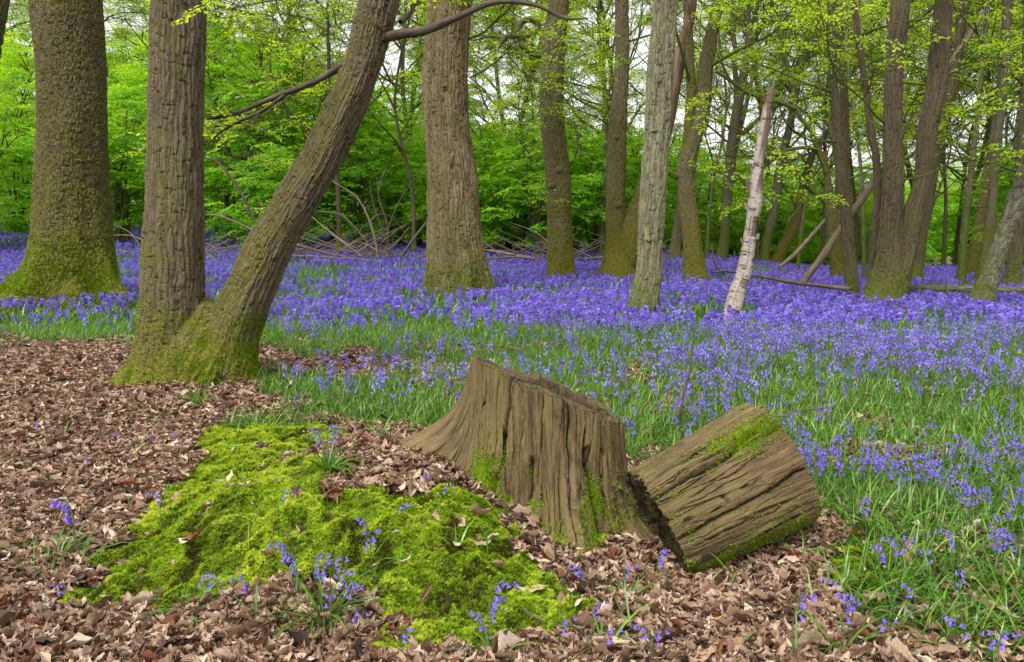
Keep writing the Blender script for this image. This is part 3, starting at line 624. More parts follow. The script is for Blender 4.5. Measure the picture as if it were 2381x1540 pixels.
# birch snag
def birch():
    pts = [(1697, 757, 40), (1712, 690, 36), (1732, 628, 31), (1747, 523, 28), (1755, 471, 33), (1766, 366, 27), (1780, 288, 26), (1788, 222, 20)]
    P, R, Y = trunk(pts, top=0); o = P[1].copy(); t = empty('birch_snag', o, 'broken white birch snag with peeling bark, jagged top', 'dead tree')
    S = Soup(); C, Rr, s, V, F = tube(S, P, R, 360, 72, wob=.16, seed=12, flare=.05, fh=.2)
    H = s[-1]; th = np.arange(72)*2*PI/72; hh = (s/H)[:, None]
    left = np.cos(th)[None]*.8-np.sin(th)[None]*.6
    r = sst(.05, .3, left-.25+noise(np.cos(th)[None]*2, np.sin(th)[None]*2, s[:, None]*1.6, 1., 4)*.9)*(sst(.58, .66, hh)+.9*((hh > .44) & (hh < .52))+.8*((hh > .10) & (hh < .14))+.8*((hh > .24) & (hh < .27))).clip(0, 1)
    r = np.maximum(r, sst(.93, .97, hh+.03*noise(np.cos(th)[None]*3, np.sin(th)[None]*3, 0, 1, 3)))
    # bark sheet stands proud of the bare wood
    V2 = V-(V-C[:, None])*(.16*r[..., None]); S.V[0] = V2.reshape(-1, 3); S.R[0] = r.reshape(-1)
    # splintered top
    for k in range(9):
        a = k*.7; b = C[-1]+np.array([math.cos(a), math.sin(a), 0])*R[-1]*.6; Lh = .05+.16*(.5+.5*math.cos(a-.2))*(1 if k % 2 else .7)
        tube(S, np.array([b-[0, 0, .1], b+[.02, 0, Lh*.5], b+[.05, 0, Lh]]), [.03, .022, .003], 8, 6, rnd=1.)
    S.build('trunk', M['birch'], t, origin=o)
    Rg = np.random.default_rng(5); Sf = Soup()
    for (x, y, L, a) in [(1752, 405, .22, 2.4), (1745, 440, .25, 3.0), (1741, 425, .2, 3.3), (1772, 300, .15, .2), (1786, 268, .12, .3), (1762, 300, .16, 3.), (1738, 480, .12, 3.1), (1775, 470, .1, .3), (1728, 560, .1, 3.), (1758, 550, .1, .1), (1745, 600, .1, .4), (1722, 665, .12, 3.2)]:
        p = at(x, y, Y-.02); U = np.array([math.cos(a), -.35, 0]); g = np.linspace(0, 1, 5); Wd = .05
        Vv = np.array([[p+U*(.035*k)+np.array([0, 0, (j-.5)*L*.8])+U*.015*j*k for j in (0, .5, 1)] for k in g]).reshape(-1, 3)
        Vv += Rg.normal(size=Vv.shape)*.006
        Sf.add(Vv, np.array([[k*3+j, k*3+j+1, k*3+j+4, k*3+j+3] for k in range(4) for j in range(2)]), Rg.random()*.9, Vv*1.)
    Sf.build('peeling_bark', M['birch'], t, origin=o)
birch()
# right-hand mid trees
make_tree('chestnut_tree', 'big twin-stemmed brown tree with two thick trunks from one foot', [[(2052, 722, 92), (2062, 660, 72), (2068, 600, 58), (2072, 523, 49), (2078, 419, 46), (2076, 314, 41), (2077, 209, 40), (2085, 105, 40), (2095, 0, 43)],
    [(2055, 722, 78), (2085, 640, 62), (2108, 560, 50), (2122, 500, 46), (2145, 419, 38), (2155, 314, 42), (2176, 209, 44), (2187, 105, 45), (2195, 0, 40)]], M['brown'], 380, 120, seed=14, flare=.10, fh=.3, wob=.06,
    lobes=[(-2.6, .3, .2), (-.6, .3, .2)], foliage=.9, branches=[(2078, 300, -.8, .4, .02, 1.6, 2), (2150, 330, .8, .3, .02, 1.5, 2), (2090, 80, .6, .5, .03, 1.8, 2), (2176, 200, -.7, .2, .02, 1.6, 2), (2080, 420, .5, .2, .015, 1.2, 2)])
make_tree('young_tree', 'slender straight stem left of the big twin-stemmed brown tree', [[(1984, 712, 27), (1982, 680, 28), (1969, 523, 27), (1958, 419, 24), (1948, 314, 20), (1939, 209, 20), (1935, 105, 18), (1933, 0, 17)]], M['brown'], 200, 60, seed=15, flare=.05,
    foliage=.9, branches=[(1950, 330, -.9, .1, .018, 1.8, 2), (1940, 215, -.9, .4, .02, 2., 2), (1936, 110, .7, .4, .02, 1.6, 2), (1960, 420, .8, .0, .015, 1.4, 2)])
make_tree('young_tree', 'slender curving stem touching the foot of the big brown tree', [[(2012, 716, 22), (2022, 670, 20), (2034, 576, 18), (2040, 471, 17), (2037, 366, 18), (2027, 314, 17), (2013, 209, 15), (1998, 105, 15), (1984, 0, 16)]], M['brown'], 200, 56, seed=16, flare=.05,
    foliage=.9, branches=[(2030, 330, .8, .3, .016, 1.6, 2), (2012, 200, -.7, .3, .016, 1.5, 2), (2036, 400, .9, .3, .02, 1.5, 2)])
make_tree('sapling', 'pole-thin grey stem behind the curving slender stem', [[(2009, 668, 9), (2008, 560, 8), (2003, 420, 8), (1992, 300, 7), (1975, 210, 6), (1968, 60, 5)]], M['greybark'], 80, 20, seed=17, foliage=.9, branches=[(1992, 300, -.8, .4, .012, 1.6, 2)])
make_tree('young_tree', 'upright brown stem just behind the slender straight stem', [[(1975, 690, 20), (1972, 523, 20), (1966, 366, 19), (1962, 209, 20), (1955, 105, 19), (1950, 0, 16)]], M['brown'], 120, 40, seed=18, foliage=.9, branches=[(1964, 200, .8, .4, .02, 2., 2), (1958, 120, -.8, .5, .02, 2., 2)])
make_tree('oak_tree', 'straight greyish trunk leaning right, behind the big brown twin stems', [[(2122, 667, 42), (2130, 620, 30), (2137, 576, 26), (2160, 471, 22), (2175, 366, 22), (2203, 262, 24), (2222, 150, 22), (2243, 0, 22)]], M['brown'], 180, 56, seed=19, flare=.1, fh=.3,
    foliage=.9, branches=[(2203, 262, .9, .3, .03, 2.6, 3), (2222, 150, -.8, .6, .03, 2.2, 2), (2165, 440, .8, .1, .02, 1.8, 2)])
make_tree('oak_tree', 'thick-footed pale trunk that splits into twisted dark limbs', [[(1951, 656, 36), (1946, 610, 31), (1942, 576, 31), (1936, 520, 30), (1930, 480, 26), (1924, 420, 15), (1915, 360, 12)]], M['mossy'], 180, 60, seed=20, flare=.08, fh=.3, tops=0.05,
    limbs=[[(1934, 500, 24), (1918, 470, 15), (1895, 450, 14), (1872, 430, 13), (1850, 405, 12), (1833, 380, 11), (1824, 345, 9), (1800, 345, 7)],
           [(1932, 490, 18), (1950, 460, 15), (1948, 400, 13), (1940, 340, 11), (1925, 280, 9)],
           [(1920, 400, 13), (1900, 345, 12), (1880, 300, 10), (1850, 255, 9), (1842, 200, 8), (1824, 130, 6)],
           [(1900, 348, 9), (1870, 345, 9), (1830, 350, 8), (1790, 365, 6), (1740, 362, 5), (1680, 362, 3)],
           [(1852, 255, 9), (1790, 230, 10), (1740, 215, 9), (1690, 180, 8), (1665, 165, 7)]],
    foliage=.8, branches=[(1842, 200, -.2, .8, .04, 2.6, 3), (1925, 290, .3, .8, .04, 2.6, 3), (1800, 345, -.7, .6, .03, 2.2, 3), (1700, 190, -.3, .8, .03, 2.2, 2)])
make_tree('oak_tree', 'thin dark trunk near the wooden fence', [[(2233, 672, 24), (2238, 600, 15), (2245, 523, 14), (2262, 366, 13), (2275, 250, 11), (2285, 157, 10), (2298, 0, 10)]], M['dark'], 140, 40, seed=22, flare=.1, foliage=.9, branches=[(2262, 366, -.8, .3, .02, 2., 3), (2275, 250, .8, .4, .02, 2.2, 3), (2250, 480, .8, .0, .02, 1.8, 2)])
make_tree('oak_tree', 'short-footed mossy trunk between the thin dark trunk and leaning birch', [[(2256, 655, 24), (2262, 600, 20), (2275, 523, 18), (2295, 400, 16), (2318, 262, 14), (2330, 120, 12)]], M['mossy'], 120, 40, seed=23, foliage=.9, branches=[(2295, 400, .8, .3, .03, 2.4, 3), (2318, 262, -.8, .5, .03, 2.4, 3)])
make_tree('oak_tree', 'dark trunk with many side twigs rising behind the leaning birch', [[(2280, 675, 34), (2296, 576, 26), (2308, 471, 19), (2314, 366, 17), (2326, 262, 20), (2337, 157, 19), (2343, 0, 20)]], M['dark'], 160, 50, seed=24, flare=.08, foliage=.9, branches=[(2314, 366, .9, .1, .03, 2.2, 3), (2330, 230, -.9, .2, .03, 2.6, 3), (2340, 90, .7, .3, .03, 2., 3), (2310, 440, -.8, .0, .02, 1.8, 2)])
make_tree('oak_tree', 'brown trunk at the right edge beside the leaning birch', [[(2350, 685, 44), (2356, 628, 34), (2368, 523, 28), (2376, 366, 24), (2388, 157, 24), (2395, 0, 24)]], M['brown'], 160, 50, seed=25, flare=.1, foliage=.9, branches=[(2372, 400, -.9, .2, .03, 2., 3), (2385, 200, -.8, .4, .03, 2.4, 3)])
M['birch2'] = bark_mat('dark_birch_bark', (.035, .028, .02), (.16, .14, .11), 12, .35, .03, moss=.2, mossh=.7, lich=((.34, .32, .26), .45), patch=((.05, .035, .025), .9))
make_tree('birch_tree', 'rough dark and white birch leaning out of the right edge', [[(2270, 738, 60), (2287, 690, 48), (2308, 628, 38), (2325, 576, 36), (2345, 520, 38), (2366, 460, 40), (2400, 370, 38), (2450, 240, 36)]], M['birch2'], 240, 80, seed=26, flare=.12, fh=.25, tops=1, wob=.08)
make_tree('oak_tree', 'dark branching tree beyond the forked kinked trunk', [[(1676, 614, 30), (1684, 560, 22), (1690, 471, 21), (1700, 366, 26), (1713, 262, 24), (1732, 157, 20), (1741, 78, 15), (1740, 0, 9)]], M['dark'], 140, 44, seed=27, flare=.1,
    limbs=[[(1712, 270, 14), (1712, 180, 12), (1706, 80, 10), (1702, 0, 8)], [(1738, 120, 12), (1765, 70, 10), (1790, 20, 9), (1800, -20, 8)], [(1705, 330, 12), (1740, 300, 10), (1770, 270, 8)]],
    foliage=.7, branches=[(1706, 80, -.6, .6, .06, 3.4, 3), (1741, 78, .2, .9, .07, 3.4, 3), (1790, 20, .8, .5, .06, 3, 3), (1768, 272, .9, .5, .05, 3.2, 3), (1702, 300, -.9, .4, .05, 3, 3)])
make_tree('ash_tree', 'smooth blue-grey bent trunk with a fork leaning right', [[(1774, 622, 30), (1780, 576, 22), (1802, 471, 21), (1815, 380, 19), (1832, 314, 17), (1848, 230, 18), (1855, 170, 22), (1872, 125, 24), (1884, 80, 20), (1880, 0, 15)]], M['greybark'], 160, 50, seed=28, flare=.1,
    limbs=[[(1868, 135, 14), (1895, 100, 14), (1915, 75, 13), (1925, 40, 11), (1925, -20, 9)]], foliage=.7, branches=[(1880, 30, -.6, .8, .07, 3.5, 3), (1925, 30, .4, .8, .06, 3.2, 3), (1850, 220, -.9, .5, .05, 3, 3)])
make_tree('hazel_tree', 'leaning brown stem rising right from beside the blue-grey trunk', [[(1798, 624, 30), (1820, 576, 24), (1848, 523, 22), (1864, 445, 17), (1887, 366, 15), (1922, 310, 12), (1950, 250, 10)]], M['mossy'], 120, 40, seed=29, flare=.1, tops=.5,
    limbs=[[(1855, 490, 10), (1830, 440, 8), (1790, 410, 6), (1765, 385, 4)]], foliage=.8, branches=[(1887, 366, -.4, .8, .05, 3, 3), (1950, 250, .3, .8, .05, 3, 3)])
make_tree('oak_tree', 'leaning trunk glimpsed between the pale trunk and kinked trunk', [[(1566, 614, 34), (1572, 560, 24), (1582, 490, 24), (1590, 420, 22), (1600, 300, 18)]], M['brown'], 100, 40, seed=30, tops=1)

def knot(tree, x, y, Y, w_, mat, asp=1.):
    t = bpy.data.objects[tree]; c = at(x, y, Y); r = pr(w_, c); S = Soup()
    P = np.array([c+[0, .6*r, 0], c, c-[0, .5*r, 0], c-[0, .75*r, 0], c-[0, .55*r, 0], c+[0, .1*r, 0]])
    tube(S, P, np.array([1.5, 1.1, .8, .5, .3, .1])*r, 16, 20, wob=.18, seed=int(x), cap=False); V = S.V[0]; V[:, 2] = c[2]+(V[:, 2]-c[2])*asp
    S.B[0] = S.B[0]+[7, 0, 6.5]
    S.build('knot', mat, t, origin=np.array(t.location))
for (tr_, x, y, w_, asp, off) in [('chestnut_tree.001', 1048, 378, 17, 1.8, .47), ('chestnut_tree.001', 1033, 202, 14, .8, .45), ('chestnut_tree.002', 1300, 396, 24, .8, .24), ('chestnut_tree.002', 1284, 432, 16, .8, .24), ('chestnut_tree.002', 1290, 170, 16, .6, .24), ('chestnut_tree.002', 1296, 505, 14, .8, .24),
        ('chestnut_tree.003', 1437, 477, 20, .8, .2), ('chestnut_tree.003', 1434, 320, 14, .8, .2), ('chestnut_tree.004', 1523, 305, 13, .6, .16), ('chestnut_tree.004', 1516, 430, 12, .6, .16), ('chestnut_tree.004', 1533, 190, 12, .5, .16), ('chestnut_tree.004', 1508, 560, 12, .5, .16)]:
    t = bpy.data.objects[tr_]; knot(tr_, x, y, t.location.y-off, w_, [c for c in t.children if c.name.startswith('trunk')][0].data.materials[0], asp)

# ------------------------------------------------------------------ far canopy trees and thicket bushes
def canopy(x, ybase, Y, lean, w_, seed, label, H=13, leafy=.75, mat='greybark', group='canopy trees beyond the thicket'):
    R = np.random.default_rng(seed); X = (x-CX)/FPX*Y; z0 = float(TZ(X, Y)); base = np.array([X, Y, z0])
    t = empty('canopy_tree', base, label, 'tree', group); ST, SL = Soup(), Soup()
    P = np.array([base-[0, 0, .3], base+[lean*.3*H/10, 0, H*.22], base+[lean*H/10+R.normal()*.3, 0, H*.5], base+[lean*1.3*H/10+R.normal()*.4, 0, H*.8], base+[lean*1.8*H/10, 0, H]])
    tube(ST, P, [w_, w_*.8, w_*.62, w_*.42, w_*.2], 40, 14, wob=.08, seed=seed, flare=.3)
    ST.build('trunk', M[mat], t, origin=base); ST = Soup()
    Cc = spline(P, 40)
    for k in range(11):
        i = int(12+27*k/11); a = R.random()*2*PI; d = np.array([math.cos(a), .7*math.sin(a), .5+.4*R.random()]); d /= np.linalg.norm(d)
        fork(ST, SL, Cc[i], d, w_*(.42-.2*k/11), (3.8-1.4*k/11)*(.8+.4*R.random()), 3, R, leafy, .65, .12, SPR_S, 1.35)
    ST.build('branches', M[mat], t, origin=base); SL.build('crown', M['fresh'], t, smooth=False, origin=base)
    return t
cl = 'tall thinly leaved tree against the white sky beyond the thicket'
for k, (x, Y, ln, w_, H) in enumerate([(30, 38, .5, .2, 15), (290, 36, -.6, .18, 14), (640, 34, .6, .22, 14), (900, 40, 1.0, .2, 15), (975, 33, -.2, .16, 14), (1150, 37, 1.3, .18, 15), (1215, 44, -1., .2, 17), (1390, 36, .2, .2, 14), (1480, 42, -1., .22, 16),
                                  (1660, 44, 1., .22, 16), (1790, 38, -.5, .18, 15), (1880, 46, .6, .2, 16), (2010, 36, .9, .16, 14), (2130, 44, -.4, .2, 16), (2230, 36, .5, .16, 14), (2330, 42, .3, .2, 16), (470, 42, -.3, .2, 16), (2420, 32, -.5, .18, 13)]):
    canopy(x, 0, Y, ln, w_, 900+k, cl, H, .55 if x < 1300 else .38, ['greybark', 'dark', 'brown'][k % 3])
for k, (x, Y, ln, w_, H) in enumerate([(1640, 27, .3, .07, 11), (1760, 30, -.4, .08, 12), (1852, 26, .5, .06, 10), (1905, 31, .2, .09, 12), (2045, 27, -.3, .07, 11), (2108, 33, .4, .1, 12), (2190, 29, -.2, .08, 12), (2215, 38, .3, .12, 13), (2268, 27, .5, .07, 11), (2305, 33, -.4, .09, 12), (2352, 25, .2, .06, 10),
                                  (962, 27, 0., .09, 11), (1395, 28, .3, .08, 11), (790, 26, .1, .11, 11), (1740, 40, .6, .14, 13), (1990, 38, -.5, .13, 13), (2140, 26, .6, .05, 9), (540, 30, -.3, .09, 11), (1215, 30, .5, .08, 10)]):
    canopy(x, 0, Y, ln, w_, 1200+k, 'slender dark tree standing deeper in the wood', H, .22, ['dark', 'brown'][k % 2], 'slender trees in the far wood')
def bush(x, Y, W, H, nsp, seed, low=.7, rbase=.35, label=None, cat='bush', sparse=0.):
    R = np.random.default_rng(seed); X = (x-CX)/FPX*Y; base = np.array([X, Y, float(TZ(X, Y))])
    t = empty('hornbeam_bush', base, label or 'leafy green bush in the thicket behind the bluebells', cat, 'thicket bushes behind the bluebells')
    ST, SL = Soup(), Soup(); stems = []
    for k in range(6):
        a = R.random()*2*PI; rr = W*(.25+.55*R.random()); tip = base+np.array([math.cos(a)*rr, math.sin(a)*rr*.8, H*(.65+.35*R.random())])
        mid = base+(tip-base)*np.array([.25, .25, .45])+R.normal(size=3)*.25; P = np.array([base+R.normal(size=3)*[.25, .25, 0]-[0, 0, .15], base+(mid-base)*.5+R.normal(size=3)*.12, mid, (mid+tip)/2+R.normal(size=3)*.3, tip])
        tube(ST, P, [.07, .055, .045, .03, .01], 16, 6, cap=False, wob=.1, seed=seed+k); stems.append(spline(P, 16))
    C = np.concatenate(stems)
    # spray positions clumped in the volume
    n = nsp*3; u = R.normal(size=(n, 3)); u /= np.linalg.norm(u, axis=1)[:, None]; rad_ = R.random(n)**.45
    P = np.column_stack([u[:, 0]*W*rad_, u[:, 1]*W*.8*rad_, u[:, 2]*rad_*H*.5+H*.5])+[0, 0, 0]
    P[:, 2] = np.maximum(P[:, 2], low+R.random(n)*.5)
    P = P+base; keep = (fbm(P[:, 0], P[:, 1], P[:, 2]*1.6, .55, seed % 50, 2) > -.12+sparse); P = P[keep][:nsp]
    dm = P[:, None]-C[None]; dd = np.linalg.norm(dm, axis=2)+np.maximum(C[None, :, 2]-P[:, None, 2], 0)*2; kk = dd.argmin(1)
    yaw = np.arctan2(P[:, 1]-C[kk, 1], P[:, 0]-C[kk, 0])+R.normal(size=len(P))*.6
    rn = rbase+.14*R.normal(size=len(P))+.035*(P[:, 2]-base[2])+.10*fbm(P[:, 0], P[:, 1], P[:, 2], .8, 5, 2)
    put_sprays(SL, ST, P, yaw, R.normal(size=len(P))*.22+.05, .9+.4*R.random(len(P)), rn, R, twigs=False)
    # thin boughs from stem to spray
    for i in range(0, len(P), 3):
        a, b = C[kk[i]], P[i]; mid = (a+b)/2+[0, 0, .12]+R.normal(size=3)*.08
        tube(ST, np.array([a, mid, b]), [.014, .009, .004], 5, 3, cap=False)
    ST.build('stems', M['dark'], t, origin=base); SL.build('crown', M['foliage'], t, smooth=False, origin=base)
BL = [(-60, 24, 2.6, 5.5), (60, 31, 3.2, 8), (190, 35, 3.4, 9.5), (300, 27, 2.4, 6), (420, 34, 3.2, 9), (560, 29, 3.0, 8.2), (700, 33, 3.4, 9.5), (640, 26.5, 2.0, 4.2), (830, 30, 2.8, 6.5), (930, 33, 3.0, 6.6), (1080, 29, 2.2, 5.2), (1180, 32, 3.0, 7),
      (1260, 28, 2.3, 5.2), (1380, 30, 2.6, 5.8), (1480, 33, 2.8, 6.2), (1590, 36, 3, 6), (1700, 40, 3.2, 6.5), (1790, 36, 2.6, 4.6), (1880, 42, 3.2, 6.5), (1980, 44, 3.2, 5.5), (2020, 48, 2.8, 5), (2150, 66, 4.4, 8), (2250, 64, 4., 8),
      (2400, 36, 2.4, 6.5), (2420, 30, 2.6, 6.5), (1010, 40, 3.4, 9), (-10, 42, 3.6, 11), (340, 44, 3.6, 12), (780, 42, 3.6, 10), (1330, 42, 3.4, 8.5), (520, 38, 3.4, 11.5), (2120, 76, 6, 10), (2300, 60, 5, 10)]
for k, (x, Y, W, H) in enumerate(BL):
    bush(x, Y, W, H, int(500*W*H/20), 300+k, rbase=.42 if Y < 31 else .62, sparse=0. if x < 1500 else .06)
def far_wood():
    R = np.random.default_rng(77); SL, ST = Soup(), Soup(); n = 11000
    x = R.random(n)*3000-300; Y = 52+R.random(n)*26; X = (x-CX)/FPX*Y
    top = np.interp(x, [-300, 700, 1100, 1500, 2000, 2700], [15, 14, 9, 7.5, 7, 9])
    z = TZ(X, Y)+.6+R.random(n)**1.3*top; P = np.column_stack([X, Y, z]); k = fbm(X, Y, z, .22, 3, 2) > -.18; P = P[k]
    m = len(P); put_sprays(SL, ST, P, R.random(m)*2*PI, R.normal(size=m)*.3, 2.2+R.random(m)*1.2, .5+.2*R.normal(size=m), R, twigs=False)
    tag(SL.build('distant_woodland', M['foliage'], smooth=False), 'far green mass of leaves closing off the wood', 'woodland', kind='stuff')
far_wood()

# ------------------------------------------------------------------ stump
def build_stump():
    cx, cy = .165, 3.25; t = empty('tree_stump', (cx, cy, 0), 'large weathered tree stump with slanted sawn top and splayed roots', 'tree stump'); o = np.array([cx, cy, 0.])
    n, m = 230, 620; th = np.arange(m)*2*PI/m; tt = np.linspace(0, 1, n)[:, None]
    rt = .333*(1+.035*noise(np.cos(th), np.sin(th), 0, 1.6, 3)+.016*noise(np.cos(th), np.sin(th), 0, 6, 4))
    rt = rt*(1-.10*np.exp(-((th-PI/2+PI) % (2*PI)-PI)**2/.6))
    topz = lambda x, y: .535-.448*(x)-.13*(y)
    zt = topz(rt*np.cos(th), rt*np.sin(th))+.012*noise(np.cos(th), np.sin(th), 0, 3.1, 44)+.010*noise(np.cos(th), np.sin(th), 0, 13, 45)-.03*np.exp(-((th-math.radians(242))/.05)**2)-.035*np.exp(-((th-math.radians(310))/.06)**2)-.02*np.exp(-((th-math.radians(281))/.03)**2)
    roots = [(-75, .45, 13, .17), (-98, .40, 10, .12), (-145, .44, 24, .15), (166, .80, 17, .155), (-33, .43, 16, .11), (20, .42, 30, .1), (90, .45, 40, .1), (-122, .30, 9, .08)]
    rb = np.full(m, .36)
    prof = np.zeros((n, m)); zb = -.12
    z = zb+(zt[None]-zb)*tt
    q = (1-tt)
    base = .335+.05*q**1.5
    r = rt[None]*(1-q**.8)+base*q**.8
    for (a, ln, wd, hh) in roots:
        d = (th-math.radians(a)+PI) % (2*PI)-PI; g = np.exp(-(d/math.radians(wd))**2)[None]
        zz = np.maximum(z-(.23 if a == 166 else 0 if a > -100 else .04), -.3)
        r = r+g*(ln-.30)*np.exp(-np.maximum(zz, -.05)/hh)*.9
    # flutes between roots carry up the side
    fl = .010*np.cos(th*9+1.2)+.012*noise(np.cos(th)*1., np.sin(th), 0, 3.3, 6)+.006*noise(np.cos(th), np.sin(th), 0, 9, 7)
    r = r+fl[None]*(.35+1.5*q)
    r = r+.010*fbm(np.cos(th)[None]*2, np.sin(th)[None]*2, z*1.2, 2.2, 8, 3)
    dark = np.zeros((n, m))
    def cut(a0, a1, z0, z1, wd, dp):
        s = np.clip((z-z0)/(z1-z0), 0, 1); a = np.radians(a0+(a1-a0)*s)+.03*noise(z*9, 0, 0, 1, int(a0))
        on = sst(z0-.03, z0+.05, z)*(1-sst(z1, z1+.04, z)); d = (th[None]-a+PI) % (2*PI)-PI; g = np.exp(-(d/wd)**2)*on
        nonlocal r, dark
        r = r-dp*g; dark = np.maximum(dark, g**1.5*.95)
    cut(-125, -118, .28, .9, .018, .05); cut(-150, -158, .42, .9, .02, .035); cut(-80, -78, .10, .9, .016, .03); cut(-55, -50, .05, .9, .016, .03); cut(-99, -97, .2, .55, .012, .02)
    cut(-62, -66, -.1, .34, .04, .05); cut(-38, -36, .2, .9, .014, .025); cut(-108, -104, -.1, .3, .03, .03); cut(-133, -128, -.1, .22, .05, .05); cut(-20, -22, -.1, .5, .03, .02); cut(180, 176, .3, .9, .02, .02)
    X = cx+r*np.cos(th)[None]; Yv = cy+r*np.sin(th)[None]
    V = np.stack([X, Yv, z], -1)
    B = np.empty_like(V); B[..., 0] = .36*np.cos(th)[None]; B[..., 1] = .36*np.sin(th)[None]; B[..., 2] = z
    i = np.arange(n-1)[:, None]; j = np.arange(m)[None]
    F = np.stack([i*m+j, i*m+(j+1) % m, (i+1)*m+(j+1) % m, (i+1)*m+j], -1).reshape(-1, 4)
    S = Soup(); S.add(V.reshape(-1, 3), F, dark.reshape(-1), B.reshape(-1, 3)); S.build('stump_side', M['stump'], t, origin=o)
    S0 = S
    # sawn top: rings in to the centre, rough, with a sunken heart coloured darker with depth and a ledge at the back
    k = np.linspace(1, .0, 90)[:, None]; rr = r[-1][None]*k; x = rr*np.cos(th)[None]; y = rr*np.sin(th)[None]
    zc = topz(x, y)+(z[-1]-topz(rt*np.cos(th), rt*np.sin(th)))[None]*k**5+.006*fbm(x, y, 0, 22, 9, 4)*(k < .99)
    heart = sst(.24, .10, np.hypot(x-.06, (y-.02)*1.5))*.09
    ledge = .035*sst(.08, .11, y+.15*x+.02*noise(x, y, 0, 12, 4))*sst(-.15, .0, x)*(1-sst(.27, .31, x))
    step = -.03*sst(.06, .0, np.abs(y-.085+.12*x))*sst(-.1, .05, x)
    zc = zc-heart*(k < .97)+(ledge+step)*(k < .985)
    zc = np.where(k > .995, z[-1][None], zc+.003)
    Vt = np.stack([cx+x, cy+y, zc], -1); Bt = np.stack([x*1.3, np.zeros_like(x)+y*.2, y*3], -1)
    dk = np.clip(heart*9+.25*(k < .9)-step*14+.3*(fbm(x, y, 0, 9, 12, 3) > .1), 0, .85)*np.ones_like(x)
    i = np.arange(89)[:, None]; F = np.stack([i*m+j, i*m+(j+1) % m, (i+1)*m+(j+1) % m, (i+1)*m+j], -1).reshape(-1, 4)
    St = Soup(); St.add(Vt.reshape(-1, 3), F, dk.reshape(-1), Bt.reshape(-1, 3)); St.build('cut_top', M['stump'], t, origin=o)
    def cond(c, nn):
        a = np.degrees(np.arctan2(c[:, 1]-cy, c[:, 0]-cx)); zz = c[:, 2]
        f = sst(.42, .10, zz)*np.exp(-((a+137)/13)**2)*1.0+sst(.30, .05, zz)*(np.exp(-((a+108)/7)**2)+.7*np.exp(-((a+62)/8)**2))+.08*sst(.15, .0, zz)+.12*(a > 140)*sst(.3, .1, zz)
        return f*(fbm(c[:, 0], c[:, 1], c[:, 2], 9, 4, 3)+.35).clip(0, 1)
    moss_part(S0, t, o, 26000, cond, .0085, seed=9, rb=.42)
build_stump()

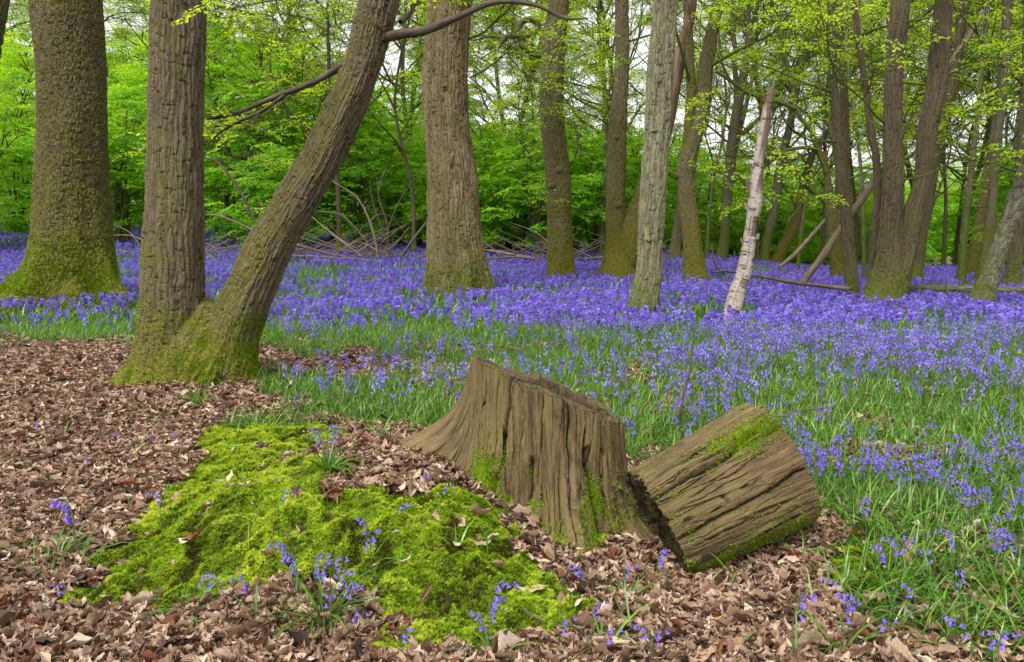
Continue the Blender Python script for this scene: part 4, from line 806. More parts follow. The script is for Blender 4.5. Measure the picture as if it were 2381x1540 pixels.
def build_log():
    A = at(1524, 1222, 2.83); B_ = at(1806, 1078, 2.93); o = np.array([(A[0]+B_[0])/2, (A[1]+B_[1])/2, 0.])
    t = empty('cut_log', o, 'short thick sawn log lying tilted against the right of the stump', 'log')
    ax = B_-A; Ln = np.linalg.norm(ax); ax /= Ln
    U = np.cross(ax, [0, 0, 1.]); U /= np.linalg.norm(U); W = np.cross(U, ax)      # U towards camera side, W up
    if U[1] > 0: U = -U
    n, m = 230, 480; th = np.arange(m)*2*PI/m; tt = np.linspace(0, 1, n)[:, None]
    r = (.232+.036*tt)*(1+.05*noise(np.cos(th), np.sin(th), 0, 1.3, 14)[None]+.02*noise(np.cos(th), np.sin(th), 0, 5, 15)[None]+.02*fbm(np.cos(th)[None]*2, np.sin(th)[None]*2, tt*1.2, 1.5, 18, 3))
    dark = np.zeros((n, m)); l = tt*Ln
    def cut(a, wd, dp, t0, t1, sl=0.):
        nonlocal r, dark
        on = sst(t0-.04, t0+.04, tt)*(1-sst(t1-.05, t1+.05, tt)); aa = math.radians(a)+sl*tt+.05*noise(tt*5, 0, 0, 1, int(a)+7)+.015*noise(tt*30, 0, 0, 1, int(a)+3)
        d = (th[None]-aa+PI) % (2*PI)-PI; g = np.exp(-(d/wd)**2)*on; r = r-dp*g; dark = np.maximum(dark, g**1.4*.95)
    cut(52, .05, .035, -.1, .85, .1); cut(8, .035, .03, -.1, 1.1, .12); cut(-22, .02, .02, .3, 1.1, 0.); cut(36, .015, .012, .2, .8, .1); cut(-45, .03, .02, -.1, .5, .2); cut(70, .02, .02, .1, 1.1, 0); cut(-5, .012, .01, .1, .7, .1)
    # a split slab standing proud along the upper side
    d = (th-math.radians(66)+PI) % (2*PI)-PI; r = r+.014*(np.abs(d) < .22)[None]*sst(.0, .25, tt)
    broken = (.025*np.abs(noise(np.cos(th), np.sin(th), 0, 4, 22))+.012*noise(np.cos(th), np.sin(th), 0, 14, 23))
    ll = l+broken[None]*(1-tt)**2
    ll = ll+(.05*(th[None]*0+np.sin(th)[None])*tt**2)*0
    P = A+ax*ll[..., None]+r[..., None]*(np.cos(th)[None, :, None]*U+np.sin(th)[None, :, None]*W)
    Bc = np.empty_like(P); Bc[..., 0] = .28*np.cos(th)[None]+5; Bc[..., 1] = .28*np.sin(th)[None]; Bc[..., 2] = ll
    i = np.arange(n-1)[:, None]; j = np.arange(m)[None]
    F = np.stack([i*m+j, (i+1)*m+j, (i+1)*m+(j+1) % m, i*m+(j+1) % m], -1).reshape(-1, 4)
    S = Soup(); S.add(P.reshape(-1, 3), F, dark.reshape(-1), Bc.reshape(-1, 3)); S.build('log_side', M['log'], t, origin=o)
    for end, nm in ((0, 'dark_end'), (-1, 'sawn_end')):
        Se = Soup(); k = np.linspace(1, 0, 26)[:, None]; c = A if end == 0 else B_
        ring = P[end]; Q = c+(ring-c)[None]*k[..., None]
        if end == 0: Q = Q+ax*(.03*(1-k)**.5+.02*noise((1-k)*3, th[None]*2, 0, 1.5, 3))[..., None]
        else: Q = Q+ax*(.004*fbm(Q[..., 1], Q[..., 2], 0, 20, 5, 3)*(k < .99))[..., None]
        i = np.arange(25)[:, None]; Fe = np.stack([i*m+j, i*m+(j+1) % m, (i+1)*m+(j+1) % m, (i+1)*m+j], -1).reshape(-1, 4)
        Bq = np.stack([Q[..., 0], Q[..., 1]*.3, Q[..., 2]*4], -1)
        Se.add(Q.reshape(-1, 3), Fe, .75 if end == 0 else .1, Bq.reshape(-1, 3)); Se.build(nm, M['log'], t, origin=o)  # left end face toned much darker than the sawn end
    def cond(c, nn):
        a = np.degrees(np.arctan2((c-A)@W, (c-A)@U)); x = ((c-A)@ax)/Ln
        f = np.exp(-((a-60)/10)**2-((x-.74)/.22)**2)*.55+np.exp(-((a+45)/16)**2-((x-.12)/.2)**2)*1.1+.10*np.exp(-((a+35)/22)**2)+.02*(nn[:, 1] < .2)
        return f*(fbm(c[:, 0], c[:, 1], c[:, 2], 8, 4, 3)+.25).clip(0, 1)
    moss_part(S, t, o, 9000, cond, .0075, seed=19, rb=.42)
build_log()

# ------------------------------------------------------------------ moss carpet
def build_moss():
    R = np.random.default_rng(11); S = Soup(); n = 420000
    X = R.random(n)*3.8-1.9; Y = 2.0+R.random(n)*2.6; k = mossmask(X, Y)
    a = R.random(n//6)*1.6-3.1; b = 5.9+R.random(n//6)*.9; kb = mossmask(a, b)
    X = np.concatenate([X[k], a[kb]]); Y = np.concatenate([Y[k], b[kb]])
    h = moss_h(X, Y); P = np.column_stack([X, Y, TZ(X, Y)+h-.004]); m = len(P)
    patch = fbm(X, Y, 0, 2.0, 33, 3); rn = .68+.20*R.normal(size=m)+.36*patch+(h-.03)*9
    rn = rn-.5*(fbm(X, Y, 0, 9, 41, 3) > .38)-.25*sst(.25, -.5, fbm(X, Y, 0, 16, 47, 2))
    s = .0115*(.6+.8*R.random(m)); q = R.integers(0, 4, m); Mx = rotm(R.random(m)*2*PI, R.normal(size=m)*.3, R.normal(size=m)*.3, s)
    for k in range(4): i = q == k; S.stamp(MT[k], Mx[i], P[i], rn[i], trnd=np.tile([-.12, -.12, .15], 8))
    # cushion beneath the tufts
    for (x0, x1, y0, y1) in ((-1.9, 1.95, 2.0, 4.6), (-3.2, -1.4, 5.7, 7.)):
        st = .011; gx, gy = np.meshgrid(np.arange(x0, x1, st), np.arange(y0, y1, st)); mk = mossmask(gx, gy); z = TZ(gx, gy)+np.where(mk, moss_h(gx, gy)-.006, -.02)
        a, b = gx.shape; idx = np.arange(a*b).reshape(a, b); F = np.stack([idx[:-1, :-1], idx[:-1, 1:], idx[1:, 1:], idx[1:, :-1]], -1)
        ok = mk[:-1, :-1] | mk[:-1, 1:] | mk[1:, 1:] | mk[1:, :-1]; S.add(np.stack([gx, gy, z], -1).reshape(-1, 3), F[ok], .12)
    print('moss', m)
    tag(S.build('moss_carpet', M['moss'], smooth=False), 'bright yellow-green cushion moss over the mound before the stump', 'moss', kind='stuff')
build_moss()

# ------------------------------------------------------------------ fallen leaves
def leaf_tmpl(r, wid=.38, nu=8, nv=5):
    u = np.linspace(0, 1, nu); v = np.linspace(-1, 1, nv); uu, vv = np.meshgrid(u, v, indexing='ij')
    wv = wid*.5*np.sin(PI*np.clip(uu, .02, .98)**.8)**.8*(1+.12*r.normal(size=uu.shape)*(np.abs(vv) > .9))
    x = uu-.5; y = vv*wv; curl = r.uniform(-1.2, 2.6); bend = r.uniform(-.5, 1.1)
    z = curl*y*y/wid*1.6+bend*(uu-.5)**2+.035*r.normal(size=uu.shape)+.05*np.sin(uu*9+r.random()*6)*np.abs(vv)+r.uniform(-.2, .2)*y*uu
    if r.random() < .3: y = y*.5; z = z+np.abs(vv)*wv*.9
    V = np.stack([x, y, z-z.min()*.5], -1).reshape(-1, 3); i = np.arange(nu-1)[:, None]; j = np.arange(nv-1)[None]
    return V, np.stack([i*nv+j, (i+1)*nv+j, (i+1)*nv+j+1, i*nv+j+1], -1).reshape(-1, 4)
LT = [leaf_tmpl(np.random.default_rng(40+k), [.30, .38, .46, .26][k % 4]) for k in range(16)]
def litter():
    R = np.random.default_rng(12); S = Soup(); n = 230000
    Y = 1.75*np.exp(R.random(n)*math.log(9.5/1.75)); wX = (R.random(n)*1.7-.85)*Y
    # even cover: sampling is denser near; thin by area
    X = wX; den = np.ones(n)
    mm = mossmask(X, Y); g = greenness(X, Y); keep = R.random(n) < np.where(mm, .006, np.where(g > .5, .07, 1.))
    X, Y = X[keep], Y[keep]; m = len(X)
    z = TZ(X, Y)+R.random(m)**1.3*.045; s = (.026+.046*R.random(m)**1.7)*np.where(R.random(m) < .03, 1.8, 1.); s = s*np.where(Y > 5, 1.2, 1)
    mk = mossmask(X, Y); z = z+np.where(mk, moss_h(X, Y), 0)
    Mx = rotm(R.random(m)*2*PI, R.normal(size=m)*.30, R.normal(size=m)*.34, s); k = R.integers(0, 16, m); rn = np.clip(.5+.30*R.normal(size=m), 0, .97); rn = np.where(R.random(m) < .05, 1., rn)
    P = np.column_stack([X, Y, z])
    for q in range(16): i = k == q; S.stamp(LT[q], Mx[i], P[i], rn[i])
    print('litter', m)
    tag(S.build('leaf_litter', M['litter'], smooth=True), 'thick brown litter of dry curled leaves', 'fallen leaves', kind='stuff')
litter()

# ------------------------------------------------------------------ strap leaves (grass) and bluebells
def blade(r, seg=4, w=.030, bend=1.):
    t = np.linspace(0, 1, seg+1); a = .25+bend*t*1.25; dx = np.cumsum(np.r_[0, np.sin(a[1:])])/seg; dz = np.cumsum(np.r_[0, np.cos(a[1:])])/seg
    wv = w*np.array([.7, 1, .95, .7, .06])[:seg+1] if seg == 4 else w*np.array([1, .9, .08])
    y = .10*bend*t*t*r.normal()
    V = np.stack([np.stack([dx, y-wv/2, dz], -1), np.stack([dx, y+wv/2, dz+wv*.15], -1)], 1).reshape(-1, 3)
    return V, np.array([[2*k, 2*k+1, 2*k+3, 2*k+2] for k in range(seg)])
BT = [blade(np.random.default_rng(k), 4, .034, b) for k, b in enumerate([.3, .6, .8, 1., 1.2, 1.5])]
BF = [blade(np.random.default_rng(k), 2, .065, b) for k, b in enumerate([.4, .8, 1.1])]
def flower_density(X, Y):
    lat = X/np.maximum(Y, 1)
    near = np.interp(lat, [-.7, -.3, 0, .15, .3, .6], [9.5, 9.4, 8.4, 6.2, 3.5, 2.2])
    d = .97*sst(near*.5, near*1.5, Y)
    d = np.maximum(d, (.48+.35*sst(.1, .4, lat))*greenness(X, Y))
    left = (lat < -.42) & (Y < 15); d = np.where(left, d*np.interp(Y, [6, 9, 13, 15], [.25, .3, .55, 1]), d)
    d = d*(.72+1.1*fbm(X, Y, 0, .55, 15, 3)).clip(.12, 1.15)
    cg = inside(clump_green, X, Y); d = np.where(cg, .34, d)
    wr = sst(.25, .45, lat); d = d*(1-wr*sst(27, 33, Y))      # open green ground by the fence
    return d*greenness(X, Y)
def grass():
    R = np.random.default_rng(14); S = Soup()
    n = 115000; Y = np.sqrt(R.random(n)*(10.5**2-2.0**2)+4.0); X = (R.random(n)*1.6-.8)*Y
    g = greenness(X, Y); keep = R.random(n) < g*np.interp(Y, [2, 6, 10], [.95, .9, .6])+.012*(Y < 6); X, Y = X[keep], Y[keep]; m = len(X)
    # plants: each position carries a small rosette
    reps = 2; X = np.repeat(X, reps)+R.normal(size=m*reps)*.012; Y = np.repeat(Y, reps)+R.normal(size=m*reps)*.012; m = len(X)
    P = np.column_stack([X, Y, TZ(X, Y)-.005]); rn = .42+.22*R.normal(size=m); rn = np.where(R.random(m) < .02, 1., rn)
    Mx = rotm(R.random(m)*2*PI, R.normal(size=m)*.2, R.normal(size=m)*.15, .085+.11*R.random(m)); k = R.integers(0, 6, m)
    for q in range(6): i = k == q; S.stamp(BT[q], Mx[i], P[i], rn[i])
    n2 = 90000; Y = np.sqrt(R.random(n2)*(34**2-10**2)+100); X = (R.random(n2)*1.6-.8)*Y; P = np.column_stack([X, Y, TZ(X, Y)-.01])
    rn = .40+.25*R.normal(size=n2)+.15*(X/Y > .25)*(Y > 24); Mx = rotm(R.random(n2)*2*PI, R.normal(size=n2)*.2, 0*Y, .2+.12*R.random(n2)); k = R.integers(0, 3, n2)
    for q in range(3): i = k == q; S.stamp(BF[q], Mx[i], P[i], rn[i])
    n3 = 26000; Y = np.sqrt(R.random(n3)*(75**2-34**2)+34**2); X = (R.random(n3)*1.6-.8)*Y; P = np.column_stack([X, Y, TZ(X, Y)-.01])
    S.stamp(BF[1], rotm(R.random(n3)*2*PI, R.normal(size=n3)*.2, 0*Y, .22+.15*R.random(n3)), P, .5+.25*R.normal(size=n3))
    print('blades', m, n2)
    tag(S.build('grass', M['grass'], smooth=True), 'green strap leaves and grass carpeting the wood floor', 'grass', kind='stuff')
grass()
def bell_tmpl(ns, prof):
    V = []; k = len(prof)
    for q, (r_, z_, lob) in enumerate(prof):
        for j in range(ns): a = 2*PI*j/ns; rr = r_*(1+lob*(1 if j % 2 else -1)); V.append([rr*math.cos(a), rr*math.sin(a), -z_])
    F = [[q*ns+j, q*ns+(j+1) % ns, (q+1)*ns+(j+1) % ns, (q+1)*ns+j] for q in range(k-1) for j in range(ns)]
    return np.array(V), np.array(F)
BELL = [bell_tmpl(12, [(.0012, 0, 0), (.0034, .0022, 0), (.0042, .008, 0), (.0044, .013, 0), (.0062, .0175, .12), (.0088, .0170, .25)]),
        bell_tmpl(4, [(.0015, 0, 0), (.0045, .006, 0), (.0085, .018, 0)]),
        (np.array([[-.007, 0, 0], [.007, 0, 0], [.010, 0, -.022], [-.010, 0, -.022], [0, -.007, -.002], [0, .007, -.002], [0, .010, -.02], [0, -.010, -.02]]), np.array([[0, 1, 2, 3], [4, 5, 6, 7]]))]
def flower(r, lod, H=.28, nb=7):
    """one bluebell: nodding stem and bells, at its base point; returns stem soup, [bell (V, F)]"""
    top = np.array([.035+.02*r.random(), 0, H]); P = np.array([[0, 0, -.01], [r.normal()*.008, r.normal()*.008, H*.45], [.004, 0, H*.78], [.018, 0, H*.95], top+[.012, 0, -.012]])
    Ss = Soup(); tube(Ss, P, [.0024, .0022, .0018, .0014, .0008], [14, 6, 3][lod], [6, 4, 3][lod], cap=False)
    Cc = spline(P, 30); bells = []
    for k in range(nb):
        f = .66+.34*k/(nb-1); c = Cc[min(int(f*29), 29)]; sd = (1 if k % 2 else -1)*(.5 if k < nb-1 else .1)
        off = np.array([.012+.006*r.random(), sd*.018, .004]); p = c+off
        m = rotm([sd*.8+r.normal()*.3], [-.45+.25*r.normal()], [0.], [(.95-.2*k/nb)*(1+.1*r.normal())*[1.22, 1.15, 1.45][lod]])[0]
        bells.append((BELL[lod][0]@m.T+p, BELL[lod][1]))
        if lod == 0: tube(Ss, np.array([c, c+off*.7+[0, 0, .003], p]), [.0008, .0007, .0006], 4, 4, cap=False)
    return Ss, bells
FL = []
for lod in (0, 1, 2):
    L_ = []
    for k in range(8):
        r = np.random.default_rng(60+k); Ss, bl = flower(r, lod, nb=[4, 5, 6, 7, 8, 6, 5, 9][k]); Sb = Soup()
        for V_, F_ in bl: Sb.add(V_, F_)
        sv = Ss.template(); bv = Sb.template(); L_.append(((sv[0], np.concatenate(sv[1])), (bv[0], np.concatenate(bv[1])), bl))
    FL.append(L_)
# hero bluebells: photo pixel of the flower head, pixel of the foot
HERO = [((165, 1172), (188, 1325)), ((180, 1160), (196, 1330)), ((143, 1368), (160, 1440)), ((478, 1332), (452, 1436)), ((488, 1350), (458, 1440)), ((587, 1332), (596, 1468)), ((672, 1270), (688, 1420)), ((684, 1300), (700, 1428)),
        ((738, 1298), (742, 1440)), ((755, 1312), (752, 1456)), ((785, 1302), (770, 1450)), ((800, 1330), (775, 1466)), ((812, 1352), (790, 1470)), ((838, 1345), (800, 1462)), ((760, 1385), (762, 1480)), ((826, 1420), (800, 1490)),
        ((845, 1215), (858, 1330)), ((868, 1240), (868, 1340)), ((850, 1262), (842, 1350)), ((930, 1180), (926, 1232)), ((990, 1102), (990, 1172)), ((1033, 1134), (1028, 1190)), ((1160, 1362), (1150, 1545)), ((1150, 1400), (1140, 1548)),
        ((1130, 1442), (1132, 1556)), ((938, 1470), (938, 1556)), ((1340, 1325), (1352, 1402)), ((1350, 1335), (1360, 1405)), ((1384, 1418), (1380, 1520)), ((1415, 1468), (1412, 1560)), ((1310, 1445), (1304, 1540)), ((1538, 1290), (1530, 1385)), ((1458, 1318), (1452, 1400)),
        ((1512, 1462), (1516, 1560)), ((1524, 1480), (1520, 1566)), ((1868, 1392), (1850, 1560)), ((1980, 1362), (1972, 1520)), ((1974, 1408), (1962, 1540)), ((1990, 1375), (1984, 1530)), ((2048, 1440), (2040, 1530)), ((370, 1148), (384, 1240)), ((755, 1000), (762, 1100)),
        ((770, 992), (768, 1104)), ((778, 1008), (774, 1106)), ((748, 1012), (756, 1108)), ((664, 1140), (660, 1210)), ((205, 1065), (212, 1110)), ((262, 1010), (258, 1045)), ((84, 985), (84, 1030)), ((400, 1008), (398, 1045)), ((338, 1018), (336, 1048)), ((518, 868), (514, 902)),
        ((2240, 1462), (2250, 1590)), ((2300, 1475), (2310, 1600)), ((2330, 1480), (2320, 1600)), ((2075, 1270), (2068, 1400)), ((2105, 1262), (2098, 1380)), ((2118, 1370), (2124, 1460)), ((2168, 1285), (2172, 1400)), ((2212, 1440), (2218, 1520))]
def place_name(x, y):
    if y > 1500 and False: return ''
    return None
PROTO = {}
def proto_parts(v, seed):
    """hero bluebell prototype v: stem, each bell and each leaf a mesh of its own"""
    root = bpy.data.objects.new('bluebell', None); COL.objects.link(root); root.empty_display_size = .05
    sv, bv, bl = FL[0][v]; st = Soup(); st.add(sv[0], sv[1], .4); st.build('stem', M['stem'], root)
    rb = np.random.default_rng(seed)
    for V_, F_ in bl: Sb = Soup(); Sb.add(V_, F_, .35+.25*rb.random()); Sb.build('bell', M['bell'], root)
    for k in range(5):
        Sl = Soup(); T = BT[rb.integers(1, 6)]; Mx = rotm([k*1.26+rb.normal()*.3], [rb.normal()*.15], [rb.normal()*.1], [.16+.10*rb.random()]); Sl.stamp(T, Mx, np.zeros((1, 3)), np.array([.4+.2*rb.normal()])); Sl.build('leaf', M['grass'], root)
    return root
protos = [proto_parts(v, v) for v in range(8)]
used = [False]*8
def copy_tree(o):
    c = o.copy(); COL.objects.link(c)
    for ch in o.children: d = ch.copy(); COL.objects.link(d); d.parent = c
    return c
def hero_label(hx, hy, fx, fy, i):
    L = [(hx < 300 and hy > 1040, 'on the leaf litter at far left'), (hx < 560 and hy < 1100, 'alone on the leaf litter below the twin-stemmed tree'),
         (690 < hx < 800 and hy < 1030, 'in the tuft behind the moss mound'), (430 < hx < 520 and hy > 1300, 'in the leafy tuft at the lower left edge of the moss'), (640 < hx < 870 and hy > 1265, 'in the leafy clump at the front of the moss mound'),
         (hx < 1100 and hy < 1280, 'growing on top of the moss mound'), (hx < 1250, 'at the bottom front edge of the moss'), (hx < 1450, 'among leaves between moss and the stump roots'), (hx < 1600, 'in the dead leaves below the cut log'),
         (hx < 1900, 'single tall one in dead leaves right of the log'), (hx < 2060, 'in the dead leaves beside the small right moss patch')]
    for c, s in L:
        if c: return s
    return 'in the leafy green at the lower right corner'
n_h = 0; hero_xy = []; lab_seen = {}
for i, ((hx, hy), (fx, fy)) in enumerate(HERO):
    f = G(fx, fy); hd = at(hx, hy, f[1]); H = max(hd[2]-f[2]+.015, .09); v = [3, 5, 1, 2, 6, 0, 4, 7][i % 8]
    if H < .16 and v in (3, 4, 7): v = 0
    o = copy_tree(protos[v]) if used[v] else protos[v]; used[v] = True
    yaw = math.atan2(0, (hd[0]-f[0])+1e-3)+rng.normal()*.5; lean = (hd[0]-f[0])/H; s = H/.28
    o.location = f; o.scale = (max(s, .68), max(s, .68), s); o.rotation_euler = (0, np.clip(lean-.12*math.cos(yaw), -.5, .5), yaw if abs(lean) < .15 else rng.normal()*.3)
    if abs(yaw) > 1.5 and abs(lean) >= .15: o.rotation_euler = (0, -np.clip(lean, -.5, .5), PI)
    lab = hero_label(hx, hy, fx, fy, i); lab_seen.setdefault(lab, []).append(o); hero_xy.append(f[:2])
for lab, os_ in lab_seen.items():
    for o in os_: tag(o, ('bluebell '+lab) if len(os_) > 1 or 'single' not in lab else 'bluebell, '+lab, 'bluebell', None if len(os_) == 1 else 'bluebells '+lab)
def bluebells():
    R = np.random.default_rng(15); pts = []
    for (y0, y1, rho) in ((2.0, 9.5, 125), (9.5, 20, 78), (20, 34, 62), (34, 52, 26)):
        ar = .78*(y1**2-y0**2); n = int(ar*rho); Y = np.sqrt(R.random(n)*(y1**2-y0**2)+y0**2); X = (R.random(n)*1.56-.78)*Y
        k = R.random(n) < flower_density(X, Y); pts.append(np.column_stack([X[k], Y[k]]))
    P = np.concatenate(pts); z = TZ(P[:, 0], P[:, 1]); P = np.column_stack([P, z])
    ok = np.hypot(P[:, 0]-.17, P[:, 1]-3.2) > .5; ok &= ~((P[:, 0] > .45) & (P[:, 0] < 1.3) & (P[:, 1] < 3.35)); P = P[ok]
    px, py = proj(P); vis = (px > -30) & (px < 2410) & (py < 1640); order = np.argsort(np.where(vis, P[:, 1], 1e9)); ind = order[:240]; rest = np.ones(len(P), bool); rest[ind] = False
    # individuals: whole plants, one mesh each
    meshes = []
    for v in range(8):
        Si = Soup(); sv, bv, bl = FL[0][v]; Si.add(sv[0], sv[1], .4, mat=1); rb = np.random.default_rng(v)
        Si.add(bv[0], bv[1], np.repeat(.3+.3*rb.random(len(bl)), len(bl[0][0])), mat=0)
        for k in range(4): T = BT[rb.integers(1, 6)]; Si.stamp(T, rotm([k*1.6+rb.normal()*.3], [0.], [0.], [.17+.08*rb.random()]), np.zeros((1, 3)), np.array([.45]), mat=2)
        o = Si.build('bluebell', [M['bell'], M['stem'], M['grass']]); meshes.append(o)
    first = [True]*8
    for i in ind:
        v = int(R.integers(0, 8)); o = meshes[v] if first[v] else meshes[v].copy()
        if not first[v]: COL.objects.link(o)
        first[v] = False; o.location = P[i]; o.rotation_euler = (R.normal()*.08, R.normal()*.08, R.random()*2*PI); s = .62+.32*R.random(); o.scale = (s, s, s)
        tag(o, 'bluebell among many in the green leaves right of and behind the stump', 'bluebell', 'bluebells in the green leaves around the stump')
    for v in range(8):
        if first[v]: bpy.data.objects.remove(meshes[v])
    S = Soup(); Q = P[rest]; m = len(Q); s = .8+.35*R.random(m); yaw = R.random(m)*2*PI; v = R.integers(0, 8, m); rn = .48+.30*R.normal(size=m)
    Mx = rotm(yaw, R.normal(size=m)*.1, R.normal(size=m)*.1, s); lod = np.where(Q[:, 1] < 9, 1, 2)
    for l in (1, 2):
        for q in range(8):
            i = (lod == l) & (v == q); k = len(FL[l][q][1][0])
            S.stamp(FL[l][q][1], Mx[i], Q[i], rn[i], mat=0, trnd=R.normal(size=k)*.06)
            if l == 1: S.stamp(FL[l][q][0], Mx[i], Q[i], rn[i]*0+.5, mat=1)
    print('bluebells', m)
    tag(S.build('bluebell_carpet', [M['bell'], M['stem']], smooth=False), 'dense violet-blue carpet of bluebells across the wood floor', 'bluebells', kind='stuff')
bluebells()

# ------------------------------------------------------------------ leafy tufts, ferns, husks, twigs, fence, dead wood
def tuft(px, py, n, L, seed, label, flat=0.):
    p = G(px, py); S = Soup(); R = np.random.default_rng(seed); k = R.integers(2, 6, n); t = empty('leaf_tuft', p, label, 'plant')
    for i in range(n):
        Si = Soup(); Si.stamp(BT[k[i]], rotm([R.random()*2*PI], [R.normal()*.15+flat], [R.normal()*.1], [L*(.7+.5*R.random())]), np.zeros((1, 3)), np.array([.35+.2*R.normal()])); Si.build('leaf', M['grass'], t)
tuft(135, 1318, 26, .20, 1, 'fanned green leaf tuft on dead leaves at far left')
tuft(450, 1445, 16, .17, 2, 'green leaf tuft at the lower left end of the moss')
tuft(752, 1470, 34, .24, 3, 'largest green leaf tuft, at the front of the moss mound')
tuft(762, 1112, 52, .20, 4, 'dense dark green leaf tuft behind the moss mound')
tuft(320, 1470, 7, .15, 5, 'few broad strap leaves in litter at lower left')
tuft(1450, 1420, 14, .17, 6, 'open leaf tuft in dead leaves below the stump roots')
tuft(1405, 1530, 12, .2, 7, 'leaf tuft at the bottom edge below the stump')
tuft(650, 1215, 5, .16, 8, 'thin pale strap leaves on the moss slope')
tuft(950, 1290, 5, .13, 9, 'small strap leaves in the middle of the moss')
tuft(1110, 1290, 6, .12, 10, 'arched strap leaves on the moss below the stump')
tuft(990, 1180, 5, .12, 14, 'small strap leaves at the top of the moss near the stump')
tuft(1340, 1395, 8, .14, 11, 'trailing strap leaves at the right end of the moss')
tuft(1950, 1545, 12, .2, 12, 'leaf tuft at the bottom edge right of the log')
tuft(1700, 1550, 7, .16, 13, 'leaf tuft at the bottom edge below the log')
def fern(p, n, L, seed, label):
    R = np.random.default_rng(seed); t = empty('fern', p, label, 'fern')
    for f in range(n):
        a = R.random()*2*PI if n > 3 else -.4+f*.9; S = Soup(); el = .7+.3*R.random(); k = 13; LL = L*(.7+.4*R.random()); P = []
        for q in range(k+1): u = q/k; P.append([math.cos(a)*LL*(u*.8), math.sin(a)*LL*(u*.8), LL*(el*u-.75*u*u)])
        P = np.array(P); tube(S, P, np.linspace(.002, .0006, k+1), k+1, 3, cap=False)
        for q in range(2, k):
            w_ = LL*.34*math.sin(PI*min(q/k*.95+.1, 1))+.004
            for sd in (1, -1):
                for h in range(4):
                    c = P[q]+np.array([-math.sin(a), math.cos(a), -.1])*sd*w_*(h+.3)/4; S.stamp((leaf_quad(1, .7), np.array([[0, 1, 2, 3]])), rotm([a+sd*.5], [.1*R.normal()], [.3*R.normal()], [w_*.32*(1-.15*h)]), c[None], np.array([.3+.5*R.random()]))
        S.build('frond', M['fern'], t, smooth=False)
fern(G(1862, 1290), 4, .17, 1, 'small green fern frond tucked under the right end of the log')
fern(G(1480, 768), 7, .42, 2, 'pale fern at the foot of the pale greenish trunk')
fern(G(2270, 755), 8, .42, 3, 'leafy fern at the foot of the leaning birch')
fern(G(905, 612), 9, 1.0, 4, 'green fern clump by the brush pile left of the ribbed trunk')
def husk(px, py, label, seed, sc=1.):
    p = G(px, py)+[0, 0, .018]; R = np.random.default_rng(seed); t = empty('chestnut_husk', p, label, 'chestnut husk'); S = Soup(); n = 900
    d = R.normal(size=(n, 3)); d /= np.linalg.norm(d, axis=1)[:, None]; U = np.cross(d, R.normal(size=(n, 3))); U /= np.linalg.norm(U, axis=1)[:, None]
    b = d*.020*sc*[1.15, 1, .75]; tp = d*.034*sc*[1.15, 1, .75]+R.normal(size=(n, 3))*.002; V = np.stack([b-U*.0007, b+U*.0007, tp], 1).reshape(-1, 3)
    S.add(V, np.arange(3*n).reshape(-1, 3), R.random(n).repeat(3)); S.build('spines', M['husk'], t, smooth=False)
    S = Soup(); tube(S, np.array([[0, 0, -.016], [0, 0, -.008], [0, 0, .006], [0, 0, .015]])*sc, np.array([.008, .021, .021, .006])*sc, 14, 16, wob=.1); S.build('shell', M['husk'], t)
M['husk'] = leaf_mat('spiny_husk', [(0., (.05, .02, .01)), (1., (.22, .10, .05))], 0)
for k, (x, y) in enumerate([(1900, 668), (1935, 682), (2110, 690), (2150, 672), (2190, 668), (1830, 700), (1560, 640), (1240, 640), (600, 615), (280, 640), (60, 640), (2170, 700), (1890, 652), (2230, 690), (560, 690), (1330, 720), (2330, 700)]):
    fern(G(x, y), 6, .55, 20+k, 'low pale green fern among the bluebells')
for o in list(COL.objects):
    if o.get('label') == 'low pale green fern among the bluebells': o['group'] = 'ferns scattered in the bluebell field'
husk(1530, 1402, 'spiny brown chestnut husk in dead leaves below the log', 1, 1.2); husk(2097, 1490, 'spiny brown chestnut husk near the lower right corner', 2, 1.3); husk(705, 938, 'spiny reddish chestnut husk near the twin-stemmed tree', 3, 1.1)
def stick(pts, Y, label, mat='stick', cat='dead branch', name='dead_branch', group=None, Y2=None, m=8, twigs=0, seed=0, wob=.12):
    S = Soup(); P = branch_px(S, pts, Y, m=m, Y2=Y2, wob=wob, warp=.01, seed=seed, n=max(12, len(pts)*7)); R = np.random.default_rng(seed)
    for k in range(twigs):
        i = R.integers(1, len(P)); d = (P[i]-P[i-1]); d = d/np.linalg.norm(d)+R.normal(size=3)*.5; L = np.linalg.norm(P[-1]-P[0])*.2*(.5+R.random()); q = P[i]
        tube(S, np.array([q, q+d*L*.5, q+d*L+R.normal(size=3)*L*.15]), np.array([.35, .25, .08])*pr(pts[i][2], q), 6, 5)
    return tag(S.build(name, M[mat]), label, cat, group)
def gstick(pts, lift, *a, **k):       # a stick lying along the ground, px points on the ground
    P = [G(x, y) for x, y, w_ in pts]; S = Soup(); Pw = np.array([p+[0, 0, lift+pr(w_, p)*.6] for p, (x, y, w_) in zip(P, pts)])
    tube(S, Pw, [pr(w_, p) for p, (x, y, w_) in zip(P, pts)], len(pts)*10, 14, wob=.1, seed=3)
    return S.build(k.get('name', 'dead_branch'), M[k.get('mat', 'stick')])
Yb = G(1850, 682)[1]
stick([(1848, 685, 13), (1880, 640, 15), (1910, 600, 16), (1950, 540, 15), (2002, 466, 16), (2034, 419, 15), (2096, 319, 14), (2138, 262, 13), (2217, 136, 12), (2253, 86, 12), (2306, 0, 10), (2330, -50, 8)], Yb, 'long barkless dead trunk leaning diagonally through the right-hand trees', 'pole', Y2=Yb+2, m=20, cat='fallen tree', name='leaning_dead_trunk', twigs=4)
